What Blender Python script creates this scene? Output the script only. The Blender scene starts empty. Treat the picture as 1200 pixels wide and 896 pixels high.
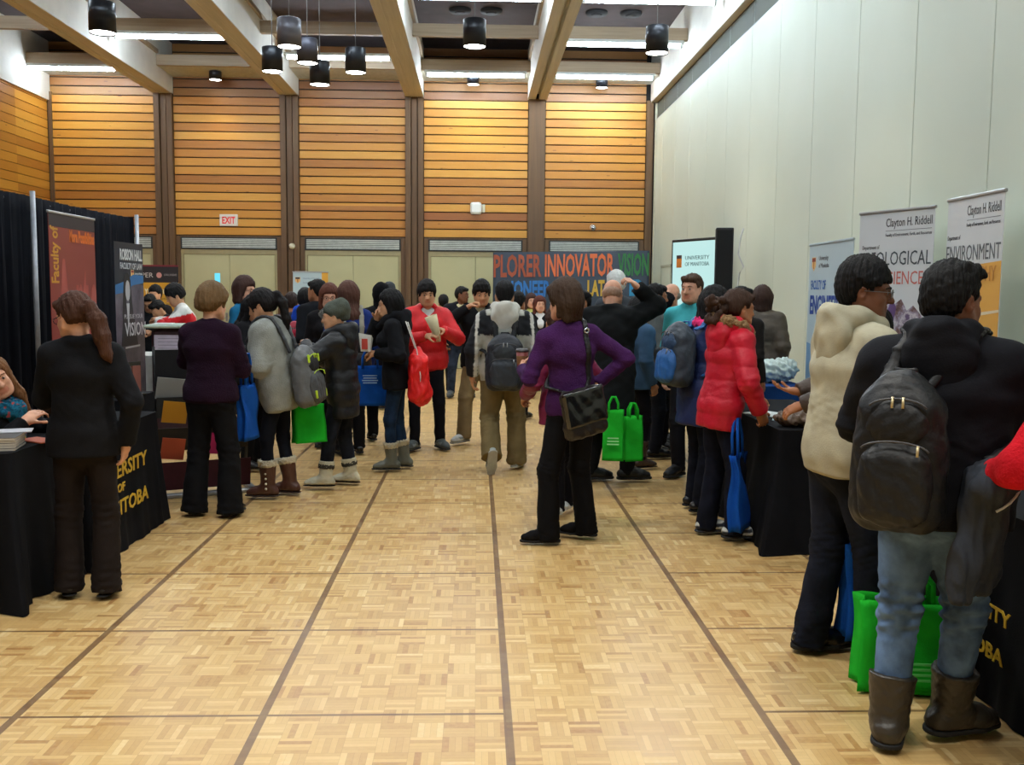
import bpy, math, random
import numpy as np
from mathutils import Vector, Matrix
D = bpy.data
SC = bpy.context.scene
COL = SC.collection
QUALITY = 1.0          # multiplies the sculpting step; 1 = full detail
rng = random.Random(7)

# ------------------------------------------------------------------ colour + materials
def lin(v):
    v /= 255.0
    return v / 12.92 if v <= 0.04045 else ((v + 0.055) / 1.055) ** 2.4
def C(r, g, b): return (lin(r), lin(g), lin(b), 1.0)

class NT:
    """little wrapper to write shader nodes as expressions"""
    def __init__(s, mat):
        s.m = mat; s.t = mat.node_tree; s.n = s.t.nodes; s.l = s.t.links
        s.bsdf = s.n['Principled BSDF']
    def node(s, kind, **kw):
        n = s.n.new(kind)
        for k, v in kw.items(): setattr(n, k, v)
        return n
    def put(s, sock, v):
        if hasattr(v, 'links') or isinstance(v, bpy.types.NodeSocket): s.l.new(v, sock)
        else: sock.default_value = v
    def m1(s, op, a, b=0.0, c=0.0):
        n = s.node('ShaderNodeMath', operation=op)
        s.put(n.inputs[0], a); s.put(n.inputs[1], b); s.put(n.inputs[2], c)
        return n.outputs[0]
    def xyz(s):
        g = s.node('ShaderNodeNewGeometry'); q = s.node('ShaderNodeSeparateXYZ')
        s.l.new(g.outputs['Position'], q.inputs[0]); return q.outputs
    def obj_coord(s):
        return s.node('ShaderNodeTexCoord').outputs['Object']
    def comb(s, x, y, z):
        n = s.node('ShaderNodeCombineXYZ')
        s.put(n.inputs[0], x); s.put(n.inputs[1], y); s.put(n.inputs[2], z); return n.outputs[0]
    def white(s, v):
        n = s.node('ShaderNodeTexWhiteNoise', noise_dimensions='3D'); s.l.new(v, n.inputs['Vector']); return n.outputs['Value']
    def noise(s, v, scale=5, detail=3, rough=.5):
        n = s.node('ShaderNodeTexNoise'); n.inputs['Scale'].default_value = scale; n.inputs['Detail'].default_value = detail
        n.inputs['Roughness'].default_value = rough
        if v is not None: s.l.new(v, n.inputs['Vector'])
        return n.outputs['Fac']
    def ramp(s, f, stops, mode='LINEAR'):
        n = s.node('ShaderNodeValToRGB'); n.color_ramp.interpolation = mode
        e = n.color_ramp.elements
        while len(e) < len(stops): e.new(.5)
        for i, (p, c) in enumerate(stops): e[i].position = p; e[i].color = c
        s.l.new(f, n.inputs[0]); return n.outputs[0]
    def mix(s, f, a, b, mode='MIX'):
        n = s.node('ShaderNodeMix', data_type='RGBA', blend_type=mode)
        s.put(n.inputs[0], f); s.put(n.inputs[6], a); s.put(n.inputs[7], b); return n.outputs[2]
    def bump(s, h, strength=.3, dist=.01):
        n = s.node('ShaderNodeBump'); n.inputs['Strength'].default_value = strength; n.inputs['Distance'].default_value = dist
        s.l.new(h, n.inputs['Height']); s.l.new(n.outputs[0], s.bsdf.inputs['Normal'])

_mats = {}
def new_mat(name):
    m = D.materials.new(name); m.use_nodes = True
    return m, NT(m)
def mat(name, col, rough=.6, metal=0.0, var=.12, scale=14, bump=0.0, bscale=60, spec=.5, stretch=None):
    """plain procedural surface: base colour with a little mottling and bump"""
    key = (name, tuple(col), rough, metal, var, bump)
    if key in _mats: return _mats[key]
    m, t = new_mat(name)
    co = t.obj_coord()
    if stretch:
        mp = t.node('ShaderNodeMapping'); mp.inputs['Scale'].default_value = stretch; t.l.new(co, mp.inputs[0]); co = mp.outputs[0]
    if var:
        f = t.noise(co, scale, 3)
        lo = tuple(max(0, c * (1 - var)) for c in col[:3]) + (1,); hi = tuple(min(1, c * (1 + var)) for c in col[:3]) + (1,)
        t.l.new(t.ramp(f, [(.3, lo), (.7, hi)]), t.bsdf.inputs['Base Color'])
    else: t.bsdf.inputs['Base Color'].default_value = col
    t.bsdf.inputs['Roughness'].default_value = rough; t.bsdf.inputs['Metallic'].default_value = metal
    t.bsdf.inputs['Specular IOR Level'].default_value = spec
    if bump: t.bump(t.noise(co, bscale, 2), bump, .004)
    _mats[key] = m
    return m
def fabric(name, col, kind='cloth'):
    key = ('fab', name, tuple(col), kind)
    if key in _mats: return _mats[key]
    m, t = new_mat(name)
    if max(col[:3]) < lin(48): col = tuple(c * .62 for c in col[:3]) + (1,)
    co = t.obj_coord()
    f = t.noise(co, 9, 4)
    if kind == 'denim': lo, hi = .5, 1.7
    elif kind == 'knit': lo, hi = .8, 1.15
    else: lo, hi = .85, 1.12
    a = tuple(c * lo for c in col[:3]) + (1,); b = tuple(min(1, c * hi) for c in col[:3]) + (1,)
    t.l.new(t.ramp(f, [(.32, a), (.68, b)]), t.bsdf.inputs['Base Color'])
    sh = dict(cloth=.85, knit=.95, denim=.9, nylon=.5, shiny=.3, leather=.4, fur=1.0, hair=.62)[kind]
    t.bsdf.inputs['Roughness'].default_value = sh
    t.bsdf.inputs['Specular IOR Level'].default_value = .5 if kind in ('shiny', 'leather') else .35 if kind == 'nylon' else .22 if kind == 'hair' else .15
    if kind == 'hair':
        mp = t.node('ShaderNodeMapping'); mp.inputs['Scale'].default_value = (90, 90, 6); t.l.new(co, mp.inputs[0])
        t.bump(t.noise(mp.outputs[0], 1.6, 3), .7, .01)
    elif kind == 'fur': t.bump(t.noise(co, 90, 4), 1.0, .02)
    elif kind == 'knit': t.bump(t.noise(co, 120, 2), .6, .008)
    elif kind in ('nylon', 'shiny'): t.bump(t.noise(co, 22, 3), .5, .012)
    else: t.bump(t.noise(co, 150, 2), .3, .003)
    _mats[key] = m
    return m
def attr_mat(name, rough=.6, bump=.2, bscale=80, spec=.3, sss=0):
    key = ('attr', name, rough, bump)
    if key in _mats: return _mats[key]
    m, t = new_mat(name)
    a = t.node('ShaderNodeAttribute', attribute_name='tint')
    f = t.noise(t.obj_coord(), 25, 3)
    t.l.new(t.mix(1.0, a.outputs['Color'], t.ramp(f, [(.3, (.86, .86, .86, 1)), (.7, (1.1, 1.1, 1.1, 1))]), 'MULTIPLY'), t.bsdf.inputs['Base Color'])
    t.bsdf.inputs['Roughness'].default_value = rough; t.bsdf.inputs['Specular IOR Level'].default_value = spec
    if bump: t.bump(t.noise(t.obj_coord(), bscale, 2), bump, .003)
    _mats[key] = m
    return m
def emit(name, col, strength):
    m, t = new_mat(name)
    t.bsdf.inputs['Base Color'].default_value = col
    t.bsdf.inputs['Emission Color'].default_value = col; t.bsdf.inputs['Emission Strength'].default_value = strength
    return m

# ------------------------------------------------------------------ objects
def tag(o, label=None, cat=None, group=None, kind=None):
    if label: o['label'] = label
    if cat: o['category'] = cat
    if group: o['group'] = group
    if kind: o['kind'] = kind
    return o
def empty(name, loc=(0, 0, 0), rz=0.0, label=None, cat=None, group=None):
    o = D.objects.new(name, None); COL.objects.link(o)
    o.location = loc; o.rotation_euler = (0, 0, math.radians(rz)); o.empty_display_size = .1
    return tag(o, label, cat, group)
def link(name, me, m, parent=None):
    o = D.objects.new(name, me); COL.objects.link(o)
    if m is not None:
        for q in (m if isinstance(m, (list, tuple)) else [m]): me.materials.append(q)
    if parent is not None: o.parent = parent
    return o
def np_mesh(name, V, Q, smooth=True, tint=None):
    me = D.meshes.new(name)
    V = np.asarray(V, np.float32); Q = np.asarray(Q, np.int32)
    me.vertices.add(len(V)); me.vertices.foreach_set('co', V.ravel())
    me.loops.add(Q.size); me.loops.foreach_set('vertex_index', Q.ravel())
    me.polygons.add(len(Q)); me.polygons.foreach_set('loop_start', np.arange(0, Q.size, Q.shape[1], dtype=np.int32))
    me.polygons.foreach_set('loop_total', np.full(len(Q), Q.shape[1], np.int32))
    me.update(calc_edges=True)
    if smooth: me.polygons.foreach_set('use_smooth', np.ones(len(Q), bool))
    if tint is not None:
        a = me.color_attributes.new('tint', 'FLOAT_COLOR', 'POINT')
        a.data.foreach_set('color', np.asarray(tint, np.float32).ravel())
    return me

class MB:
    """collects simple solids; build() links them as one mesh"""
    def __init__(s): s.v = []; s.f = []; s.s = []; s.mi = []; s.cur = 0
    def add(s, vs, fs, smooth=False, M=None):
        b = len(s.v)
        if M is not None: vs = [tuple(M @ Vector(v)) for v in vs]
        s.v += [tuple(v) for v in vs]; s.f += [tuple(b + i for i in f) for f in fs]; s.s += [smooth] * len(fs); s.mi += [s.cur] * len(fs)
        return s
    def box(s, x0, x1, y0, y1, z0, z1, M=None, bev=0.0):
        b = min(bev, abs(x1 - x0) / 2.1, abs(y1 - y0) / 2.1, abs(z1 - z0) / 2.1)
        if b <= 0:
            vs = [(x, y, z) for x in (x0, x1) for y in (y0, y1) for z in (z0, z1)]
            return s.add(vs, [(0, 1, 3, 2), (4, 6, 7, 5), (0, 4, 5, 1), (2, 3, 7, 6), (0, 2, 6, 4), (1, 5, 7, 3)], M=M)
        ring = lambda z, i: [(x0 + i + b * 0, y0 + i, z), (x1 - i, y0 + i, z), (x1 - i, y1 - i, z), (x0 + i, y1 - i, z)]
        def oct_(z, i):
            a0, a1, c0, c1 = x0 + i, x1 - i, y0 + i, y1 - i
            return [(a0 + b, c0, z), (a1 - b, c0, z), (a1, c0 + b, z), (a1, c1 - b, z), (a1 - b, c1, z), (a0 + b, c1, z), (a0, c1 - b, z), (a0, c0 + b, z)]
        vs = oct_(z0, b * .6) + oct_(z0 + b, 0) + oct_(z1 - b, 0) + oct_(z1, b * .6)
        fs = [tuple(range(7, -1, -1)), tuple(range(24, 32))]
        for L in range(3):
            for i in range(8): fs.append((L * 8 + i, L * 8 + (i + 1) % 8, L * 8 + 8 + (i + 1) % 8, L * 8 + 8 + i))
        return s.add(vs, fs, M=M)
    def lathe(s, prof, n=24, M=None, smooth=True, close=True):
        vs = []; fs = []
        for (r, z) in prof:
            for i in range(n):
                a = 2 * math.pi * i / n; vs.append((r * math.cos(a), r * math.sin(a), z))
        for j in range(len(prof) - 1):
            for i in range(n): fs.append((j * n + i, j * n + (i + 1) % n, (j + 1) * n + (i + 1) % n, (j + 1) * n + i))
        if close:
            if prof[0][0] > 1e-5: fs.append(tuple(range(n - 1, -1, -1)))
            if prof[-1][0] > 1e-5: fs.append(tuple((len(prof) - 1) * n + i for i in range(n)))
        return s.add(vs, fs, smooth, M)
    def cyl(s, a, b, r, r2=None, n=16, smooth=True):
        a = Vector(a); b = Vector(b); d = b - a; L = d.length
        q = Vector((0, 0, 1)).rotation_difference(d).to_matrix().to_4x4()
        return s.lathe([(r, 0), (r if r2 is None else r2, L)], n, Matrix.Translation(a) @ q, smooth)
    def tube(s, pts, r, n=8, close=False, flat=None):
        P = [Vector(p) for p in pts]; N = len(P); vs = []; fs = []
        up = Vector((0, 0, 1))
        for i, p in enumerate(P):
            t = (P[(i + 1) % N] - P[i - 1]) if close else (P[min(i + 1, N - 1)] - P[max(i - 1, 0)])
            t.normalize()
            a = t.cross(up)
            if a.length < 1e-3: a = t.cross(Vector((0, 1, 0)))
            a.normalize(); b = a.cross(t).normalized()
            rr = r[i] if isinstance(r, (list, tuple)) else r
            for k in range(n):
                w = 2 * math.pi * k / n
                vs.append(p + a * math.cos(w) * rr * (flat[0] if flat else 1) + b * math.sin(w) * rr * (flat[1] if flat else 1))
        for i in range(N if close else N - 1):
            j = (i + 1) % N
            for k in range(n): fs.append((i * n + k, i * n + (k + 1) % n, j * n + (k + 1) % n, j * n + k))
        if not close: fs += [tuple(range(n - 1, -1, -1)), tuple((N - 1) * n + k for k in range(n))]
        return s.add(vs, fs, True)
    def sphere(s, c, r, n=12, sc=(1, 1, 1)):
        pr = [(max(1e-6, math.sin(math.pi * j / n)) * r, -math.cos(math.pi * j / n) * r) for j in range(n + 1)]
        return s.lathe(pr, n * 2, Matrix.Translation(c) @ Matrix.Diagonal((*sc, 1)), True, False)
    def build(s, name, m, parent=None):
        me = D.meshes.new(name); me.from_pydata(s.v, [], s.f)
        me.polygons.foreach_set('use_smooth', s.s); me.polygons.foreach_set('material_index', s.mi); me.update()
        bpy_fix_normals(me)
        return link(name, me, m, parent)
def bpy_fix_normals(me):
    import bmesh
    b = bmesh.new(); b.from_mesh(me); bmesh.ops.recalc_face_normals(b, faces=b.faces); b.to_mesh(me); b.free()
def copy_tree(o, parent=None):
    c = o.copy(); COL.objects.link(c); c.parent = parent
    for ch in list(o.children): copy_tree(ch, c)
    return c
def text(name, s, size, m, parent, loc, rot, width=None, sx=1.0, align='LEFT', ext=.0015, bold=0.0):
    """lettering as a real mesh; width squeezes the line to that length"""
    cu = D.curves.new(name, 'FONT'); cu.body = s; cu.size = size; cu.align_x = align; cu.extrude = ext; cu.offset = bold; cu.resolution_u = 2
    tmp = D.objects.new(name + '_tmp', cu); COL.objects.link(tmp)
    bpy.context.view_layer.update()
    me = D.meshes.new_from_object(tmp.evaluated_get(bpy.context.evaluated_depsgraph_get()))
    D.objects.remove(tmp); D.curves.remove(cu)
    xs = [v.co.x for v in me.vertices]
    if width and xs: sx = width / max(1e-6, max(xs) - min(xs))
    for v in me.vertices: v.co.x *= sx
    o = link(name, me, None, parent); me.materials.clear(); me.materials.append(m)
    o.location = loc; o.rotation_euler = rot
    return o

# ------------------------------------------------------------------ sculpting: blended solids meshed on a grid
def nz(v): v = np.asarray(v, float); return v / (np.linalg.norm(v) + 1e-12)
def smin(a, b, k):
    h = np.maximum(k - np.abs(a - b), 0) / k
    return np.minimum(a, b) - h * h * k * .25
class Field:
    def __init__(s): s.P = []
    def rc(s, a, b, ra, rb=None, k=.02, tg=0, sq=None, cap=None, cut=False):
        """tapered rounded bar a->b; sq=(axis, m) widens it along axis; cap='b' ends it flat at b"""
        s.P.append(('rc', np.array(a, float), np.array(b, float), ra, ra if rb is None else rb, k, tg, sq, cap, cut)); return s
    def el(s, c, r, R=None, k=.02, tg=0, cut=False):
        s.P.append(('el', np.array(c, float), np.array(r if hasattr(r, '__len__') else (r, r, r), float), np.eye(3) if R is None else R, None, k, tg, None, None, cut)); return s
    def bx(s, c, h, R=None, rd=.01, k=.02, tg=0, cut=False):
        s.P.append(('bx', np.array(c, float), np.array(h, float), np.eye(3) if R is None else R, rd, k, tg, None, None, cut)); return s
    def chain(s, pts, rs, **kw):
        for i in range(len(pts) - 1): s.rc(pts[i], pts[i + 1], rs[i] if hasattr(rs, '__len__') else rs, rs[i + 1] if hasattr(rs, '__len__') else rs, **kw)
        return s
    def bb(s, p):
        if p[0] == 'rc':
            m = max(p[3], p[4]) * (max(1, p[7][1]) if p[7] else 1)
            return np.minimum(p[1], p[2]) - m, np.maximum(p[1], p[2]) + m
        if p[0] == 'el': e = np.abs(p[3]) @ p[2]; return p[1] - e, p[1] + e
        e = np.abs(p[3]) @ p[2]; return p[1] - e, p[1] + e
    def ev(s, p, X, Y, Z):
        if p[0] == 'rc':
            a, b, ra, rb = p[1:5]; d = b - a; L2 = max(d @ d, 1e-12)
            x, y, z = X - a[0], Y - a[1], Z - a[2]
            hr = (x * d[0] + y * d[1] + z * d[2]) / L2; h = np.clip(hr, 0, 1)
            x = x - h * d[0]; y = y - h * d[1]; z = z - h * d[2]
            q = x * x + y * y + z * z
            if p[7]:
                ax, m = p[7]; t = x * ax[0] + y * ax[1] + z * ax[2]; q = q + t * t * (1 / (m * m) - 1)
            r = np.sqrt(np.maximum(q, 1e-12)) - (ra + (rb - ra) * h)
            if p[8] and 'b' in p[8]: r = np.maximum(r, (hr - 1) * math.sqrt(L2))
            if p[8] and 'a' in p[8]: r = np.maximum(r, -hr * math.sqrt(L2))
            return r
        c, hh, R = p[1], p[2], p[3]
        x, y, z = X - c[0], Y - c[1], Z - c[2]
        u = x * R[0, 0] + y * R[1, 0] + z * R[2, 0]; v = x * R[0, 1] + y * R[1, 1] + z * R[2, 1]; w = x * R[0, 2] + y * R[1, 2] + z * R[2, 2]
        if p[0] == 'el':
            k0 = np.sqrt((u / hh[0]) ** 2 + (v / hh[1]) ** 2 + (w / hh[2]) ** 2) + 1e-9
            k1 = np.sqrt((u / hh[0] ** 2) ** 2 + (v / hh[1] ** 2) ** 2 + (w / hh[2] ** 2) ** 2) + 1e-9
            return k0 * (k0 - 1) / k1
        rd = p[4]
        u = np.abs(u) - (hh[0] - rd); v = np.abs(v) - (hh[1] - rd); w = np.abs(w) - (hh[2] - rd)
        return np.sqrt(np.maximum(u, 0) ** 2 + np.maximum(v, 0) ** 2 + np.maximum(w, 0) ** 2) + np.minimum(np.maximum(u, np.maximum(v, w)), 0) - rd
    def at(s, pts):
        pts = np.atleast_2d(pts); X, Y, Z = pts.T; F = np.full(len(pts), 1.0)
        for p in s.P:
            d = s.ev(p, X, Y, Z)
            F = -smin(-F, d, p[5]) if p[9] else smin(F, d, p[5])
        return F
    def hug(s, pts, off, it=8):
        """slide points onto the surface at distance off"""
        P = np.array(pts, float); e = 1e-3
        for _ in range(it):
            d = s.at(P); G = np.stack([(s.at(P + np.eye(3)[i] * e) - d) / e for i in range(3)], 1)
            G /= (np.linalg.norm(G, axis=1, keepdims=True) + 1e-9)
            P = P - G * np.clip(d - off, -.06, .06)[:, None]
        return P
    def mesh(s, res, smooth=1):
        res = res * QUALITY
        los, his = zip(*[s.bb(p) for p in s.P if not p[9]])
        lo = np.min(los, 0) - 3 * res; hi = np.max(his, 0) + 3 * res
        n = np.ceil((hi - lo) / res).astype(int) + 1
        ax = [lo[i] + np.arange(n[i]) * res for i in range(3)]
        F = np.full(n, 1.0, np.float32)
        for p in s.P:
            a, b = s.bb(p); mg = max(p[5], 2.5 * res) + res
            i0 = np.maximum(np.floor((a - mg - lo) / res).astype(int), 0); i1 = np.minimum(np.ceil((b + mg - lo) / res).astype(int) + 1, n)
            if (i1 <= i0).any(): continue
            sl = tuple(slice(i0[i], i1[i]) for i in range(3))
            d = s.ev(p, ax[0][sl[0]][:, None, None].astype(np.float32), ax[1][sl[1]][None, :, None].astype(np.float32), ax[2][sl[2]][None, None, :].astype(np.float32))
            F[sl] = -smin(-F[sl], d, p[5]) if p[9] else smin(F[sl], d, p[5])
        ins = F < 0
        A = None
        for dx in (0, 1):
            for dy in (0, 1):
                for dz in (0, 1):
                    c = ins[dx:n[0] - 1 + dx, dy:n[1] - 1 + dy, dz:n[2] - 1 + dz]
                    if A is None: A = c.copy(); O = c.copy()
                    else: A &= c; O |= c
        act = O & ~A
        I = np.argwhere(act)
        cs = {}
        for dx in (0, 1):
            for dy in (0, 1):
                for dz in (0, 1): cs[dx, dy, dz] = F[I[:, 0] + dx, I[:, 1] + dy, I[:, 2] + dz]
        acc = np.zeros((len(I), 3)); cnt = np.zeros(len(I))
        for e0 in cs:
            for ax_ in range(3):
                if e0[ax_]: continue
                e1 = list(e0); e1[ax_] = 1; e1 = tuple(e1)
                v0, v1 = cs[e0], cs[e1]; m = (v0 < 0) != (v1 < 0)
                t = np.where(m, v0 / np.where(m, v0 - v1, 1), 0)
                pos = np.tile(np.array(e0, float), (len(I), 1)); pos[:, ax_] = t
                acc += pos * m[:, None]; cnt += m
        V = lo + (I + acc / cnt[:, None]) * res
        mp = np.full(act.shape, -1, np.int32); mp[act] = np.arange(len(I))
        Q = []
        for ax_ in range(3):
            u, v = (ax_ + 1) % 3, (ax_ + 2) % 3
            s0 = [slice(1, -1)] * 3; s0[ax_] = slice(0, -1); s1 = list(s0); s1[ax_] = slice(1, None)
            a, b = ins[tuple(s0)], ins[tuple(s1)]
            E = np.argwhere(a != b); flip = a[tuple(E.T)]
            off = np.array([1, 1, 1]); off[ax_] = 0; E = E + off
            def cell(du, dv):
                q = E.copy(); q[:, u] -= du; q[:, v] -= dv; return mp[q[:, 0], q[:, 1], q[:, 2]]
            q = np.stack([cell(1, 1), cell(0, 1), cell(0, 0), cell(1, 0)], 1)
            q[~flip] = q[~flip][:, ::-1]; Q.append(q)
        Q = np.concatenate(Q)
        Q = Q[(Q >= 0).all(1)]
        for _ in range(smooth):
            S = np.zeros_like(V); W = np.zeros(len(V))
            for i in range(4):
                j = (i + 1) % 4
                for a, b in ((Q[:, i], Q[:, j]), (Q[:, j], Q[:, i])):
                    for c in range(3): S[:, c] += np.bincount(a, V[b, c], len(V))
                    W += np.bincount(a, minlength=len(V))
            V = V * .5 + .5 * S / np.maximum(W, 1)[:, None]
        return V, Q
    def tags(s, V):
        best = np.full(len(V), 9.0); T = np.zeros(len(V), int)
        for p in s.P:
            if p[9]: continue
            a, b = s.bb(p); m = ((V > a - .01) & (V < b + .01)).all(1)
            if not m.any(): continue
            d = s.ev(p, *V[m].T); idx = np.where(m)[0]; w = d < best[idx]
            best[idx[w]] = d[w]; T[idx[w]] = p[6]
        return T
def vnormals(V, Q):
    n = np.cross(V[Q[:, 2]] - V[Q[:, 0]], V[Q[:, 3]] - V[Q[:, 1]]); N = np.zeros_like(V)
    for i in range(4):
        for c in range(3): N[:, c] += np.bincount(Q[:, i], n[:, c], len(V))
    return N / (np.linalg.norm(N, axis=1, keepdims=True) + 1e-12)
def wob(V, seed, wl=.1, sc=(1, 1, 1)):
    """smooth pseudo-noise, about -1..1"""
    r = np.random.RandomState(seed); P = V * np.array(sc) * (2 * math.pi / wl)
    P = P + .9 * np.sin(P[:, [1, 2, 0]] * .53 + r.rand(3) * 6)
    o = 0
    for i in range(4):
        d = r.randn(3); d /= np.linalg.norm(d); o = o + np.sin(P @ d * (1 + .45 * i) + r.rand() * 6) / (1 + .4 * i)
    return o / 2.2
def sculpt(F, name, m, parent, res, wrinkle=0, wl=.1, wsc=(1, 1, 1), seed=1, puff=None, tint=None, smooth=1, extra=None):
    V, Q = F.mesh(res, smooth)
    if wrinkle or puff or extra:
        N = vnormals(V, Q); d = np.zeros(len(V))
        if wrinkle: d += wrinkle * wob(V, seed, wl, wsc)
        if puff: amp, per, ph = puff; d += amp * (np.abs(np.sin(math.pi * (V[:, 2] + .012 * wob(V, seed + 3, .3)) / per + ph)) ** .55 - .6)
        if extra: d += extra(V, N)
        V = V + N * d[:, None]
    tc = tint(V, F.tags(V)) if tint else None
    return link(name, np_mesh(name, V, Q, True, tc), m, parent)
# ------------------------------------------------------------------ people
def rotm(yaw=0, pitch=0, roll=0):
    """yaw left(+)/right, pitch down(+), roll; applied to a frame with x right, y forward, z up"""
    return np.array(Matrix.Rotation(math.radians(yaw), 3, 'Z') @ Matrix.Rotation(math.radians(-pitch), 3, 'X') @ Matrix.Rotation(math.radians(roll), 3, 'Y'))
def ik(a, t, l1, l2, hint):
    a = np.array(a, float); t = np.array(t, float); d = t - a; L = np.linalg.norm(d); u = d / L
    if L > (l1 + l2) * .995: L = (l1 + l2) * .995; t = a + u * L
    x = (L * L + l1 * l1 - l2 * l2) / (2 * L); h = math.sqrt(max(l1 * l1 - x * x, 0))
    hn = np.array(hint, float); hn = hn - u * (hn @ u); hn = nz(hn)
    return a + u * x + hn * h, t
SKIN = dict(pale=(214, 160, 132), asian=(200, 148, 112), tan=(168, 112, 78), brown=(112, 68, 44), dark=(92, 56, 38))

def hand(F, w, d, n, side, s, rf, curl=.35, spread=.0, tg=0):
    """palm, five jointed fingers; w wrist, d direction, n palm normal; side=+1 when the thumb lies along d x n"""
    d = nz(d); n = np.array(n, float); n = nz(n - d * (n @ d)); t = np.cross(d, n) * side
    rf = max(.0078 * s, rf)
    F.rc(w - d * .01, w + d * .03 * s, .024 * s, .026 * s, k=.015, tg=tg, sq=(t, 1.25))
    K = []
    for i, o in enumerate((.030, .010, -.010, -.029)):
        kk = w + d * (.088 - abs(i - 1) * .004) * s + t * o * s
        F.rc(w + d * .02 * s + t * o * .55 * s, kk, .014 * s, .0115 * s, k=.014, tg=tg); K.append(kk)
    Ls = (.040, .045, .042, .034)
    for i in range(4):
        p = K[i]; ang = math.radians(12 + 70 * curl); a = ang * .6
        sd = t * (1.5 - i) * (.05 + spread)
        for j, f in enumerate((1, .68, .55)):
            q = p + (d * math.cos(a) + n * math.sin(a) + sd * (1 if j == 0 else .4)) * Ls[i] * f * s
            F.rc(p, q, rf * (1.06 - .06 * j), rf * (1.0 - .08 * j), k=.004, tg=tg); p = q; a += ang
    p = w + d * .025 * s + t * .022 * s; a = math.radians(50 - 15 * curl)
    dirs = [(.62, .70, .30), (.80, .42, .42 + .3 * curl), (.82, .12, .5 + .4 * curl)]
    for j, (cd, ct, cn) in enumerate(dirs):
        q = p + nz(d * cd + t * ct + n * cn) * (.040, .033, .026)[j] * s
        F.rc(p, q, (.0145, .0115, .0100)[j] * s if j == 0 else max(rf * 1.12, .0105 * s), max(rf * (1.12 - .08 * j), .0095 * s), k=.010 if j == 0 else .004, tg=tg); p = q
    return p

def head_prims(F, c, R, s, fem, detail=True):
    T = lambda x, y, z: c + R @ (np.array((x, y, z)) * s)
    S = lambda *a: tuple(v * s for v in a)
    F.el(T(0, -.012, .030), S(.076, .094, .088), R, k=.02)
    F.el(T(0, .022, -.035), S(.060 if fem else .064, .068, .078), R, k=.03)
    F.rc(T(-.030, .052, -.082), T(.030, .052, -.082), .028 * s, k=.03)
    F.el(T(0, .074, -.096), S(.020, .016, .016), R, k=.02)
    for q in (-1, 1):
        F.rc(T(q * .060, .004, -.050), T(q * .032, .055, -.088), .022 * s, .018 * s, k=.03)
        F.el(T(q * .040, .062, -.030), S(.022, .020, .022), R, k=.025)
        F.rc(T(q * .010, .084, .022), T(q * .048, .070, .020), .011 * s, .010 * s, k=.018)
    if detail:
        for q in (-1, 1): F.el(T(q * .032, .098, .002), S(.017, .018, .012), R, k=.014, cut=True)
    F.rc(T(0, .086, .012), T(0, .108, -.030), .0085 * s, .0125 * s, k=.012)
    for q in (-1, 1): F.el(T(q * .012, .097, -.033), S(.009, .010, .008), R, k=.008)
    if detail:
        for q in (-1, 1): F.el(T(q * .031, .080, .001), S(.0145, .0125, .0120), R, k=.004)
        F.rc(T(-.019, .087, -.057), T(.019, .087, -.057), .0065 * s, k=.007, tg=1, sq=(R @ np.array((0, 0, 1.)), .85))
        F.rc(T(-.015, .086, -.067), T(.015, .086, -.067), .0075 * s, k=.007, tg=1)
        F.rc(T(-.024, .092, -.0615), T(.024, .092, -.0615), .0022 * s, k=.004, tg=1, cut=True)
    for q in (-1, 1):
        F.el(T(q * .079, -.008, -.008), S(.010, .019, .031), R @ rotm(q * -18, 0, 0), k=.008)
        F.el(T(q * .084, -.004, -.004), S(.006, .009, .016), R, k=.006, cut=True)
    return T

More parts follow.
